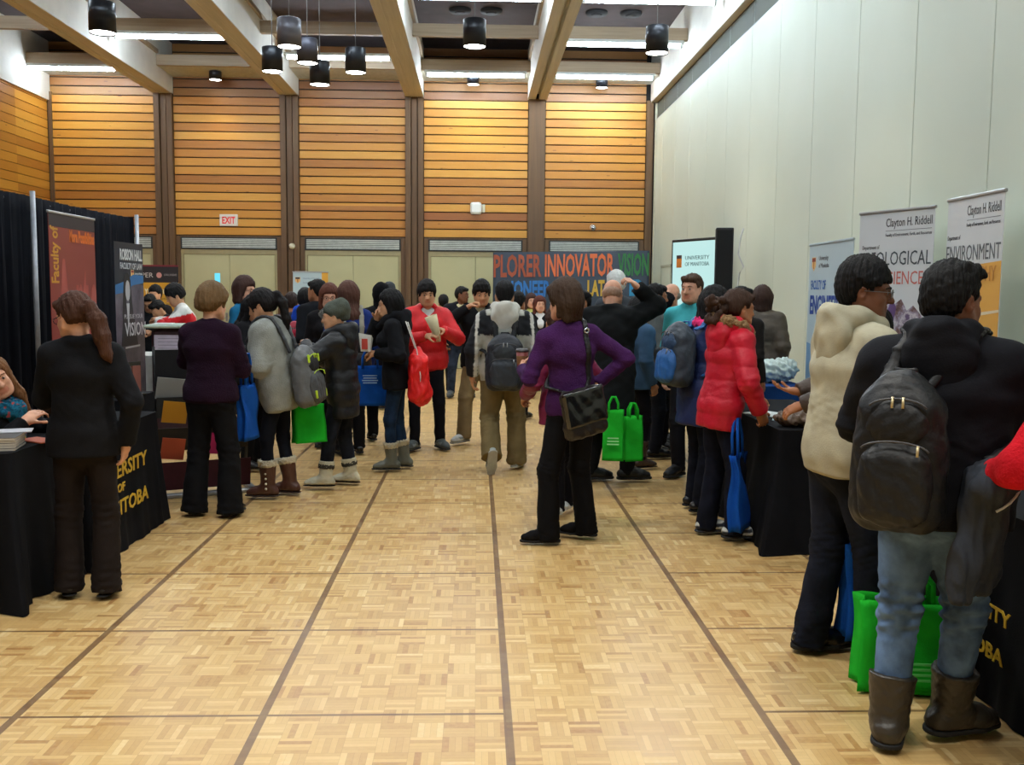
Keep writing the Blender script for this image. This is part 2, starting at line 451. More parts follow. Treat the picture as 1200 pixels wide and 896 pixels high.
def hair_prims(style, c, R, s):
    """returns (field, extra parts)"""
    T = lambda x, y, z: c + R @ (np.array((x, y, z)) * s)
    S = lambda *a: tuple(v * s for v in a)
    up = R @ np.array((0, 0, 1.)); xa = R @ np.array((1., 0, 0))
    F = Field(); 
    def cap(th=.012, front=.0, low=-.05, vol=0):
        F.el(T(0, -.016, .036 + vol * .3), S(.077 + th, .095 + th, .087 + th + vol), R, k=.02)
        F.el(T(0, -.045, -.005), S(.074 + th * .8, .062 + th, .075), R, k=.03)
    def face_cut(z=.045, w=.062, dz=.095):
        F.bx(T(0, .095, z - dz), S(w, .075, dz), R, rd=.03 * s, k=.02, cut=True)
    def ears():
        for q in (-1, 1): F.el(T(q * .088, .010, -.030), S(.022, .034, .050), R, k=.015, cut=True)
    def slick(th=.010, vol=.0, nz_=-.010):
        F.el(T(0, -.017, .042 + vol), S(.073 + th, .092 + th, .080 + th + vol), R, k=.02)
        F.el(T(0, -.048, .002), S(.067 + th * .6, .058 + th * .7, .064), R, k=.03); F.el(T(0, -.060, -.030), S(.054, .040, .045), R, k=.03)
        for q in (-1, 1): F.rc(T(q * .072, .022, .03), T(q * .074, .018, -.012), .012 * s, .006 * s, k=.012)
    def nape(z=-.062): F.bx(T(0, -.03, z - .06), S(.15, .15, .06), R, rd=.01, k=.015, cut=True)
    if style == 'short':
        slick(.010); F.rc(T(-.040, .066, .082), T(.045, .060, .086), .020 * s, .022 * s, k=.03); face_cut(.052); ears()
    elif style == 'shaggy':
        slick(.017, vol=.010)
        for i in range(22):
            a = rng.uniform(-2.9, 2.9); F.rc(T(.05 * math.sin(a), -.02 + .06 * math.cos(a), .10), T(.088 * math.sin(a), -.01 + .097 * math.cos(a), rng.uniform(.035, .065)), .014 * s, .008 * s, k=.012)
        face_cut(.040); ears()
    elif style == 'spiky':
        slick(.013, vol=.006)
        for i in range(26):
            x, y = rng.uniform(-.055, .055), rng.uniform(-.06, .075); F.rc(T(x, y, .10), T(x * 1.15, y + .008, .140 - 6 * (x * x + y * y)), .018 * s, .009 * s, k=.016)
        face_cut(.055); ears()
    elif style == 'fringe':      # bowl-like with bangs
        cap(.018, vol=.010)
        for i in range(9): x = -.056 + i * .014; F.rc(T(x * .8, .055, .105), T(x * 1.05, .092 - abs(x) * .35, rng.uniform(.022, .050)), .018 * s, .008 * s, k=.008)
        face_cut(.044, .055)
        for i in range(7): x = -.045 + i * .015; F.rc(T(x, .080, .065), T(x * 1.08, .093 - abs(x) * .35, rng.uniform(.020, .038)), .012 * s, .006 * s, k=.006)
        F.el(T(0, .03, -.02), S(.02, .02, .02), R, k=.01); ears(); F.el(T(0, -.10, -.115), S(.16, .14, .055), R, k=.03, cut=True)
        for q in (-1, 1): F.rc(T(q * .078, .035, .05), T(q * .080, .022, -.025), .014 * s, .008 * s, k=.01)
    elif style in ('pixie', 'shag'):       # full short women's hair
        cap(.024, vol=.014)
        for i in range(18):
            a = rng.uniform(.7, 5.58); F.rc(T(.07 * math.sin(a), -.02 + .08 * math.cos(a), .06), T(.088 * math.sin(a), -.018 + .102 * math.cos(a), rng.uniform(-.050, .005)), .021 * s, .009 * s, k=.010)
        F.el(T(0, -.066, -.030), S(.068, .046, .065), R, k=.03)
        if style == 'shag':
            for q in (-1, 0, 1): F.rc(T(q * .045, -.055, -.02), T(q * .050, -.060, -.105), .045 * s, .030 * s, k=.03)
            for q in (-1, 1): F.rc(T(q * .070, -.005, .02), T(q * .072, -.015, -.085), .028 * s, .018 * s, k=.02)
        F.rc(T(-.05, .070, .085), T(.055, .068, .075), .022 * s, .016 * s, k=.03)
        face_cut(.045)
        if style != 'shag': [F.el(T(q * .125, -.05, -.085), S(.065, .11, .075), R, k=.03, cut=True) for q in (-1, 1)]; F.el(T(0, -.11, -.135), S(.16, .12, .070), R, k=.03, cut=True); F.el(T(0, -.02, -.120), S(.16, .08, .060), R, k=.02, cut=True)
        for q in (-1, 1): F.el(T(q * .090, .020, -.035), S(.020, .030, .045), R, k=.015, cut=True)
    elif style == 'bob':
        cap(.020, vol=.010)
        for q in (-1, 1):
            F.rc(T(q * .070, .010, .05), T(q * .088, .005, -.105), .030 * s, .030 * s, k=.03)
        F.rc(T(0, -.06, .03), T(0, -.062, -.105), .055 * s, .050 * s, k=.03, sq=(xa, 1.75)); face_cut(.050, .058, .13)
    elif style == 'long':
        cap(.016, vol=.006)
        for q in (-1, 1): F.rc(T(q * .068, .008, .05), T(q * .085, -.010, -.16), .026 * s, .030 * s, k=.03); F.rc(T(q * .085, -.010, -.16), T(q * .09, -.03, -.30), .030 * s, .018 * s, k=.03)
        F.rc(T(0, -.055, .03), T(0, -.090, -.20), .050 * s, .048 * s, k=.04, sq=(xa, 1.7)); F.rc(T(0, -.090, -.20), T(0, -.105, -.36), .048 * s, .022 * s, k=.04, sq=(xa, 1.9))
        face_cut(.048, .056, .12)
    elif style in ('ponytail', 'curlypony'):
        cap(.010); face_cut(.050); ears(); F.el(T(0, -.10, -.105), S(.16, .14, .055), R, k=.03, cut=True)
        F.rc(T(-.05, .066, .08), T(.05, .066, .08), .016 * s, k=.03)
        if style == 'ponytail':
            F.rc(T(0, -.105, .035), T(0, -.140, .015), .024 * s, .032 * s, k=.02)
            F.chain([T(0, -.140, .015), T(.01, -.165, -.06), T(.02, -.160, -.15), T(.035, -.150, -.24), T(.05, -.150, -.29)], [.032 * s, .042 * s, .040 * s, .028 * s, .008 * s], k=.02)
        else:
            F.rc(T(0, -.100, .02), T(0, -.125, -.005), .026 * s, .034 * s, k=.02)
            for i in range(60):
                a = rng.uniform(0, 6.28); z = rng.uniform(-.13, .045); r = .072 * (1 + z * 2)
                F.el(T(r * math.cos(a) * .8, -.165 + r * math.sin(a) * .8, z), rng.uniform(.018, .027) * s, R, k=.010)
    elif style == 'sidepony':    # low long ponytail with straight bangs
        cap(.015, vol=.004)
        F.rc(T(-.055, .070, .075), T(-.066, .060, -.03), .014 * s, .008 * s, k=.02); F.rc(T(.055, .070, .075), T(.066, .060, -.03), .014 * s, .008 * s, k=.02)
        face_cut(.046, .055); ears(); nape(-.066)
        F.chain([T(0, -.10, .04), T(0, -.145, .04), T(0, -.165, -.03), T(0, -.150, -.16), T(.01, -.13, -.24)], [.022 * s, .030 * s, .036 * s, .032 * s, .012 * s], k=.02)
    elif style == 'balding':
        F.el(T(0, -.030, -.010), S(.083, .090, .055), R, k=.02); face_cut(.04, .09); ears(); nape(-.058)
        F.el(T(0, 0, .085), S(.08, .1, .07), R, k=.015, cut=True)
    elif style == 'beanie':
        F.el(T(0, -.016, .052), S(.092, .108, .098), R, k=.02)
        F.el(T(0, -.070, .085), S(.078, .068, .080), R, k=.04); F.rc(T(0, -.095, .0), T(0, -.09, .03), .035 * s, k=.04)
        F.bx(T(0, .110, -.060), S(.14, .075, .092), R, rd=.03 * s, k=.02, cut=True); nape(-.045)
        for q in (-1, 1): F.el(T(q * .080, .030, -.065), S(.03, .06, .050), R, k=.01, cut=True)
    elif style == 'cap':
        F.el(T(0, -.016, .055), S(.088, .106, .070), R, k=.02); F.bx(T(0, 0, -.03), S(.2, .2, .062), R, rd=.01, k=.01, cut=True)
    elif style == 'hijab':
        cap(.018); F.rc(T(0, -.02, -.04), T(0, -.02, -.14), .075 * s, .095 * s, k=.04); F.bx(T(0, .110, -.020), S(.052, .07, .070), R, rd=.04 * s, k=.02, cut=True)
    return F

def person(label, loc, face, H=1.7, fem=False, g=1.0, lean=0, twist=0, side=0, head=(0, 0, 0), la=None, ra=None, lf=None, rf=None,
           skin='asian', hair=('short', (24, 20, 20)), top=None, bottom=None, shoe=None, shirt=None, res=None, group=None, facing=False,
           glasses=False, scarf=None, seat=None, brows=None, curl=(.35, .35), palms=(None, None), hat=None, stubble=False):
    dist = math.hypot(loc[0], loc[1])
    if res is None: res = .0058 if dist < 4.6 else .0075 if dist < 7 else .0088 if dist < 9.5 else .0115
    cres = res * 1.25
    seed = int(abs(loc[0] * 100) + abs(loc[1] * 37)) % 9999
    root = empty('person', (loc[0], loc[1], 0), face, label, 'person', group)
    h = H / 1.75
    P = np.array((0, 0, .53 * H if seat is None else seat)); 
    Rt = rotm(0, lean, side); Rs = rotm(twist, lean, side)
    u = Rt[:, 2]; xa = Rs[:, 0]; fw = Rs[:, 1]; pxa = Rt[:, 0]
    W = P + u * .17 * h; Ch = P + u * .35 * h; Up = P + u * .46 * h; N = P + u * .52 * h
    shw = (.158 if fem else .178) * h * (1 + (g - 1) * .5)
    Rh = rotm(twist + head[0], head[1] + lean * .25, head[2] + side * .5); hs = h ** .5
    hc = N + u * .024 * h + nz(u + np.array((0, 0, 1.2)))* .035 * h + Rh @ np.array((0, .024, .094)) * hs
    # arms
    J = {}
    for nm, q, spec in (('L', -1, la), ('R', 1, ra)):
        S = Up + xa * q * shw + u * (-.012) * h
        if spec is None: t = S + np.array((q * .045, .035, -.50 * h)); hint = (q * .5, -1, 0)
        else: t = np.array(spec[:3], float); hint = spec[3] if len(spec) > 3 else (q * .8, -.5, -.6)
        e, w = ik(S, t, .285 * h, .255 * h, hint); J['S' + nm], J['E' + nm], J['W' + nm] = S, e, w
    for nm, q, spec in (('L', -1, lf), ('R', 1, rf)):
        fx, fy, hd = spec[:3] if spec else (q * .095, 0, -q * 10)
        pit, lift = (spec[3], spec[4]) if spec and len(spec) > 3 else (0, 0)
        hip = P + pxa * q * .085 * h - u * .03 * h
        Rf = rotm(hd, pit, 0)
        ank = np.array((fx, fy, lift)) + Rf @ np.array((0, -.0, .085)) * h
        hint = (fx * .3 - math.sin(math.radians(hd)), math.cos(math.radians(hd)) if seat is None else 1, 0 if seat is None else 1.2)
        kn, an = ik(hip, ank, .408 * h, .392 * h, hint)
        J['H' + nm], J['K' + nm], J['A' + nm], J['F' + nm] = hip, kn, an, (an - Rf @ np.array((0, 0, .085)) * h, Rf)
    ws = (.92 if fem else 1.0) * g
    def torso(F, e, hem=None, k=.05, flare=0, low=True):
        """e = ease; hem = distance below the pelvis where the garment ends flat"""
        if hem is not None:
            hb = P - u * hem
            F.rc(P + u * .02, hb, .112 * ws * h + e, .112 * ws * h + e + flare, k=k, sq=(pxa, 1.5), cap='b')
        F.rc(P, W, .108 * ws * h + e, (.088 if fem else .098) * ws * h + e, k=k, sq=(pxa, 1.48))
        F.rc(W, Ch, (.088 if fem else .098) * ws * h + e, .108 * ws * h + e, k=k, sq=(xa, 1.40))
        F.rc(Ch, Up, .108 * ws * h + e, .068 * h + e, k=k, sq=(xa, 1.62 if not fem else 1.55))
        if fem:
            for q in (-1, 1): F.el(Ch + xa * q * .068 * h + fw * (.088 * ws * h + e * .8) - u * .01, (.058 + e * .3, .050 + e * .3, .056 + e * .3), Rs, k=.05)
        for q, nm in ((-1, 'L'), (1, 'R')):
            F.rc(N - u * .01 + xa * q * .03, J['S' + nm] + u * .005, .042 * h + e * .6, .046 * h + e, k=k)
    def arm(F, nm, e, r0=.050, r1=.041, r2=.031, cap=None, k=.03, tg=0):
        S, E, Wr = J['S' + nm], J['E' + nm], J['W' + nm]
        gg = (g if g > 1 else 1) * (.9 if fem else 1)
        F.rc(S, E, r0 * gg * h + e, r1 * gg * h + e, k=k, tg=tg); F.rc(E, Wr, r1 * gg * h + e * .9, r2 * h + e * .7, k=.02, tg=tg, cap=cap)
    # body
    B = Field(); torso(B, -.016)
    B.rc(N - u * .03, hc + Rh @ np.array((0, -.022, -.050)) * hs, (.050 if fem else .058) * h, (.047 if fem else .055) * h, k=.03)
    for q, nm in ((-1, 'L'), (1, 'R')):
        arm(B, nm, -.011)
        B.rc(J['H' + nm], J['K' + nm], .064 * h * ws, .036 * h, k=.04); B.rc(J['K' + nm], J['A' + nm], .036 * h, .028 * h, k=.03)
        F0, Rf = J['F' + nm]; B.rc(J['A' + nm], F0 + Rf @ np.array((0, .12, .038)) * h, .028 * h, .020 * h, k=.02)
        d = nz(J['W' + nm] - J['E' + nm]); pn = palms[0 if q < 0 else 1]
        if pn is None: pn = np.array((-q, .15, 0.)) if d[2] < -.6 else np.array((-q * .6, 0, -.8))
        hd = palms[2 + (0 if q < 0 else 1)] if len(palms) > 2 and palms[2 + (0 if q < 0 else 1)] is not None else d
        sd = 1 if q > 0 else -1
        # the thumb lies towards the front/upside of a natural hand
        tvec = np.cross(nz(hd), nz(pn)); sd = 1 if tvec @ (np.array((0, 1, .6))) > 0 else -1
        hand(B, J['W' + nm], hd, pn, sd, h, res * 1.02, curl[0 if q < 0 else 1])
    T = head_prims(B, hc, Rh, hs, fem, True)
    sk = np.array(C(*SKIN[skin])); lips = sk * np.array((.84, .62, .60, 1)) if skin in ('pale', 'asian') else sk * np.array((.85, .6, .6, 1))
    def tint(V, Tg):
        c = np.tile(sk, (len(V), 1)); c[Tg == 1] = lips
        if stubble:
            q = (V - hc) @ Rh / hs; m = (q[:, 2] < -.045) & (q[:, 1] > -.01) & (Tg != 1); c[m] = c[m] * np.array((.78, .78, .8, 1))
        return c
    sculpt(B, 'body', attr_mat('skin', .55, .12, 160, .4), root, res, tint=tint, smooth=1)
    # hair / hat
    st, hcol = hair
    if st:
        HF = hair_prims(st, hc, Rh, hs)
        kind = 'hair'; nm = 'hair'
        def strands(V, N):
            q = (V - hc) @ Rh; a = np.arctan2(q[:, 0], -q[:, 1]); return .0020 * np.sin(a * 41 + q[:, 2] * 24) + .0022 * np.sin(a * 19 + q[:, 2] * 37 + 1)
        sculpt(HF, nm, fabric('hair', C(*hcol), 'hair'), root, res, extra=strands, wrinkle=.002, wl=.04, seed=seed)
    if hat:
        HF = hair_prims(hat[0], hc, Rh, hs)
        sculpt(HF, {'beanie': 'beanie', 'cap': 'cap', 'hijab': 'headscarf'}[hat[0]], fabric('hat_knit', C(*hat[1]), 'knit'), root, res, wrinkle=.004, wl=.09, seed=seed)
    if facing:
        for q in (-1, 1):
            eb = MB(); eb.sphere((0, 0, 0), .0092 * hs, 10)
            eb.cur = 1; eb.sphere((0, .0034 * hs, 0), .0074 * hs, 8, (1, .85, 1))
            e = eb.build('eye', [mat('eye_white', C(150, 140, 132), .3, var=0), mat('iris', C(36, 24, 18), .2, var=0)], root)
            e.matrix_local = Matrix.Translation(T(q * .031, .0835, .0010)) @ Matrix(Rh).to_4x4()
            b = MB(); b.tube([T(q * .016, .0975, .021), T(q * .032, .0960, .0265), T(q * .050, .081, .020)], [.0030 * hs, .0032 * hs, .0015 * hs], 6)
            b.build('eyebrow', fabric('brow', C(*(brows or hcol)), 'hair'), root)
    if glasses:
        gl = MB()
        for q in (-1, 1):
            gl.tube([T(q * (.033 + .0235 * math.cos(a)), .106, .002 + .017 * math.sin(a)) for a in np.linspace(0, 2 * math.pi, 17)[:-1]], .0017, 6, close=True)
            gl.tube([T(q * .0565, .105, .006), T(q * .074, .075, .006), T(q * .082, .0, .004)], .0016, 6)
        gl.tube([T(-.010, .106, .006), T(0, .112, .009), T(.010, .106, .006)], .0016, 6)
        gl.build('glasses', mat('glasses_frame', C(*(glasses if isinstance(glasses, tuple) else (40, 40, 45))), .3, .6, var=0), root)
    # clothes
    out = dict(root=root, J=J, P=P, N=N, hc=hc, Rh=Rh, Rs=Rs, Rt=Rt, u=u, xa=xa, fw=fw, h=h, W=W, Ch=Ch, Up=Up, hs=hs, res=res)
    bt = dict(col=(22, 22, 26), kind='cloth', flare=.0, hem=.0, ease=.012, fur=None, fold=.005); bt.update(bottom or {})
    Bt = Field(); e = bt['ease']
    Bt.rc(P - u * .05, P + u * .10 * h, .108 * ws * h + e, .098 * ws * h + e * .8, k=.05, sq=(pxa, 1.46))
    for q, nm in ((-1, 'L'), (1, 'R')):
        Hh, K, A = J['H' + nm], J['K' + nm], J['A' + nm]
        d = nz(A - K); end = A + d * ((.045 - bt['hem']) * h); 
        Bt.rc(Hh + pxa * (-q) * .008, K, .086 * ws * h + e, .056 * h + e + bt['flare'] * .15, k=.035)
        Bt.rc(K, end, .056 * h + e + bt['flare'] * .15, .046 * h + e + bt['flare'], k=.025, cap='b')
    zk = (J['KL'][2] + J['KR'][2]) / 2
    def folds(V, N_):
        z = V[:, 2]; lo = np.clip(1 - z / .28, 0, 1); kn = np.exp(-((z - zk) / .09) ** 2); hp = np.exp(-((z - P[2] + .08) / .07) ** 2)
        return (bt['fold'] * 1.0 * lo + bt['fold'] * .9 * kn + bt['fold'] * .6 * hp) * wob(V, seed + 5, .075, (.6, .6, 1.9)) + .004 * wob(V, seed + 9, .13, (1, 1, .6))
    lgs = sculpt(Bt, bt.get('name', 'trousers'), fabric('trouser_cloth', C(*bt['col']), bt['kind']), root, cres, extra=folds)
    out['legs'] = lgs
    if bt['fur']:
        for nm in 'LR':
            Hf = Field(); d = nz(J['A' + nm] - J['K' + nm]); c0 = J['A' + nm] + d * ((.045 - bt['hem']) * h)
            Hf.rc(c0 - d * .025, c0 + d * .012, .058 * h + e, .062 * h + e, k=.01, cap='ab')
            sculpt(Hf, 'fur_cuff', fabric('cuff_fur', C(*bt['fur']), 'fur'), lgs, res, wrinkle=.006, wl=.022, seed=seed)
    sh = dict(col=(18, 18, 20), sole=(12, 12, 12), kind='leather', boot=0, heel=0, accent=None, fur=None, w=1.0); sh.update(shoe or {})
    for q, nm in ((-1, 'L'), (1, 'R')):
        F0, Rf = J['F' + nm]; Tf = lambda x, y, z: F0 + Rf @ (np.array((x, y, z)) * h)
        SF = Field(); w = sh['w'] * (.9 if fem else 1)
        ln = .17 if not fem else .155
        SF.rc(Tf(0, -.045, .045), Tf(0, .03, .060), .040 * w * h, .042 * w * h, k=.03)
        SF.rc(Tf(0, .03, .060), Tf(0, ln * .65, .038), .042 * w * h, .038 * w * h, k=.03, sq=(Rf[:, 0], 1.08))
        SF.rc(Tf(0, ln * .65, .038), Tf(0, ln, .030), .038 * w * h, .030 * w * h, k=.03, sq=(Rf[:, 0], 1.15))
        if sh['boot']:
            d = nz(J['K' + nm] - J['A' + nm]); SF.rc(J['A' + nm], J['A' + nm] + d * sh['boot'] * h, .050 * h * w, .064 * h * w, k=.03, cap='b')
        else: SF.rc(Tf(0, -.012, .05), Tf(0, -.012, .085), .037 * h * w, .035 * h * w, k=.02)
        SF.bx(Tf(0, 0, -.05), (.2, .4, .05 + .016 * h), Rf, rd=.001, k=.004, cut=True)
        if sh['accent']:
            ac = np.array(C(*sh['accent'])); bc = np.array(C(*sh['col'])); F0_ = F0.copy(); Rf_ = Rf.copy()
            def st_(V, Tg):
                qv = (V - F0_) @ Rf_ / h; c = np.tile(bc, (len(V), 1)); m = (np.abs(qv[:, 2] - .045 - qv[:, 1] * .12) < .012) & (qv[:, 1] < .12); c[m] = ac
                m = (qv[:, 2] < .026); c[m] = ac * .8 + bc * .2; c[:, 3] = 1; return c
            so = sculpt(SF, 'shoe', attr_mat('shoe_panels', .6), root, res, tint=st_)
        else: so = sculpt(SF, 'boot' if sh['boot'] else 'shoe', fabric('shoe_skin', C(*sh['col']), sh['kind']), root, res, wrinkle=.002, wl=.05, seed=seed)
        sl = Field(); hh = .022 * h
        sl.rc(Tf(0, -.045, .010), Tf(0, ln * .6, .010), .043 * w * h, .044 * w * h, k=.02); sl.rc(Tf(0, ln * .6, .010), Tf(0, ln + .004, .010), .044 * w * h, .034 * w * h, k=.02)
        sl.bx(Tf(0, 0, -.05), (.2, .4, .05 + .0005), Rf, rd=.001, k=.001, cut=True); sl.bx(Tf(0, 0, .05 + .0215), (.2, .4, .05), Rf, rd=.001, k=.001, cut=True)
        sculpt(sl, 'sole', mat('rubber_sole', C(*sh['sole']), .8, var=.1), so, max(.0045, res * .7), smooth=0)
        if sh['fur']:
            d = nz(J['K' + nm] - J['A' + nm]); t0 = J['A' + nm] + d * sh['boot'] * h
            FF = Field(); FF.rc(t0 - d * .03, t0 + d * .022, .068 * h * w, .074 * h * w, k=.01, cap='ab')
            sculpt(FF, 'fur_cuff', fabric('boot_fur', C(*sh['fur']), 'fur'), so, res, wrinkle=.006, wl=.025, seed=seed)
            if sh.get('laces'):
                lc = MB()
                for i in range(4):
                    z = .10 + i * .042; a = F0 + np.array((0, 0, z)) * h; s_ = -1 if q < 0 else 1
                    lc.sphere(tuple(J['A' + nm] + d * (i * .042 - .01) * h + Rf[:, 0] * q * .052 * h * w * 1.04 + Rf[:, 1] * .0), .009, 8)
                lc.build('toggle', mat('boot_toggle', C(230, 225, 205), .6), so)
    if top:
        tp = dict(col=(25, 25, 30), kind='cloth', ease=.014, hem=.10, flare=.01, puff=None, hood=None, collar=None, wr=.004, open=None, cuff=0, name='jacket', tint=None, loose=1.0); tp.update(top)
        e = tp['ease']; TF = Field(); torso(TF, e, tp['hem'], flare=tp['flare'])
        for nm in 'LR':
            if tp.get('bare') and nm in tp['bare']: continue
            arm(TF, nm, e * 1.0, r0=.054, r1=.044, r2=.034 * tp['loose'], cap='b')
        if tp['collar']:
            for i in range(10):
                a0, a1 = [math.radians(30 + 300 * j / 10) for j in (i, i + 1)]
                pt = lambda a: N + u * (tp['collar'] * .5) + xa * math.sin(a) * .068 * h + fw * math.cos(a) * .068 * h
                TF.rc(pt(a0), pt(a1), .016 + tp['collar'] * .25, k=.02)
        if tp.get('cape'):
            for q, nm in ((-1, 'L'), (1, 'R')):
                TF.rc(J['S' + nm], W + pxa * q * .10 + u * .04, .062, .095, k=.08); TF.rc(W + pxa * q * .10 + u * .04, P + pxa * q * .085 - u * .10, .095, .088, k=.08); TF.rc(J['S' + nm], J['E' + nm], .07, .058, k=.05)
        if tp['open']:
            # V opening at the front shows the shirt beneath
            wv, dv = tp['open']; Rw = rotm(0, 0, 0)
            Rz = Rs @ np.array(Matrix.Rotation(math.radians(45), 3, 'Y'))
            c0 = N + fw * (.155 * h) + u * .0
            TF.bx(N + fw * .13 * h, (wv, .085, wv), Rz, rd=.01, k=.012, cut=True)
            TF.rc(c0, c0 - u * dv, wv + .012, .022, k=.012, cut=True)
            if tp.get('zip_open'): TF.rc(c0 - u * dv * .8, c0 - u * .52, .020, .020, k=.01, cut=True)
        kw = dict(wrinkle=tp['wr'] * .75, wl=tp.get('wl', .17), wsc=(1, 1, 1.2), seed=seed, puff=tp['puff'])
        def armfold(V, N_):
            o = np.zeros(len(V))
            for nm in 'LR':
                o += np.exp(-(np.linalg.norm(V - J['E' + nm], axis=1) / .080) ** 2)
            wz = np.exp(-(((V - W) @ u) / .09) ** 2)
            return (o * tp['wr'] * .9 + wz * tp['wr'] * .45) * wob(V, seed + 2, .085, (.7, .7, 1.5))
        kw['extra'] = armfold
        if tp['tint']: o = sculpt(TF, tp['name'], attr_mat(tp['name'] + '_panels', .75, .3, 90), root, cres, tint=lambda V, Tg: tp['tint'](V, out), **kw)
        else: o = sculpt(TF, tp['name'], fabric('coat_cloth' if tp['kind'] != 'knit' else 'wool', C(*tp['col']), tp['kind']), root, cres, **kw)
        out['top'] = o; out['TF'] = TF
        if tp['hood']:
            hf = Field(); back = N - fw * (.085 * h + e) + u * .0
            hf.el(back - u * .02 + fw * .012, (.120, .052, .070), Rs, k=.07); hf.el(back - u * .09 + fw * .012, (.100, .040, .080), Rs, k=.07); hf.el(back - u * .160 + fw * .022, (.055, .026, .055), Rs, k=.06)
            for q in (-1, 1): hf.chain([back + xa * q * .03 + u * .05, N + xa * q * .082 + u * .038 - fw * .03, N + xa * q * .078 + fw * .055 + u * .012, N + xa * q * .03 + fw * (.108 + e) - u * .05], [.045, .040, .034, .022], k=.045)
            hf.el(N + u * .07, (.062, .072, .06), Rs, k=.02, cut=True)
            hc_ = tp['hood'] if isinstance(tp['hood'], tuple) else tp['col']
            sculpt(hf, 'hood', fabric('hood_cloth', C(*hc_), tp['kind']), o, cres, wrinkle=.005, wl=.13, seed=seed + 4)
            if tp.get('hoodfur'):
                ff = Field(); ff.chain([N + xa * q * r + fw * y + u * z for q, r, y, z in ((-1, .075, .085, .0), (-1, .105, .0, .035), (-1, .095, -.09, .05), (0, 0, -.145, .055), (1, .095, -.09, .05), (1, .105, .0, .035), (1, .075, .085, .0))], .032, k=.02)
                sculpt(ff, 'fur_trim', fabric('hood_fur', C(*tp['hoodfur']), 'fur'), o, res, wrinkle=.009, wl=.03, seed=seed)
        if tp['cuff']:
            for nm in 'LR':
                d = nz(J['W' + nm] - J['E' + nm]); cf = Field(); cf.rc(J['W' + nm] - d * .03, J['W' + nm] + d * .006, .036 * h + e * .7, k=.01, cap='ab')
                sculpt(cf, 'cuff', fabric('cuff_cloth', C(*tp['cuff']), 'knit'), o, res)
    if shirt:
        sf = Field(); torso(sf, .004, .05)
        sculpt(sf, 'shirt', fabric('shirt_cloth', C(*shirt), 'cloth'), root, cres, wrinkle=.002, wl=.06, seed=seed)
    if scarf:
        cf = Field()
        for rr, zz, th in ((.075, .015, .030), (.088, -.018, .034)):
            ps = [N + xa * math.sin(a) * rr * h + fw * (math.cos(a) * rr * h + .01) + u * (zz - .02 * math.cos(a)) for a in np.linspace(0, 2 * math.pi, 13)]
            cf.chain(ps, th, k=.012)
        if len(scarf) > 1:
            cf.rc(N + fw * .11 - u * .02, N + fw * .135 - u * .25, .038, .046, k=.02, sq=(xa, 1.6))
        cs = [np.array(C(*c)) for c in scarf]
        def sc_t(V, Tg):
            w = wob(V, 3, .05); i = np.clip(((w + 1) * .5 * len(cs)).astype(int), 0, len(cs) - 1); return np.array(cs)[i]
        sculpt(cf, 'scarf', attr_mat('scarf_weave', .9), root, res, tint=sc_t, wrinkle=.007, wl=.035, wsc=(1, 1, .4), seed=seed)
    return out

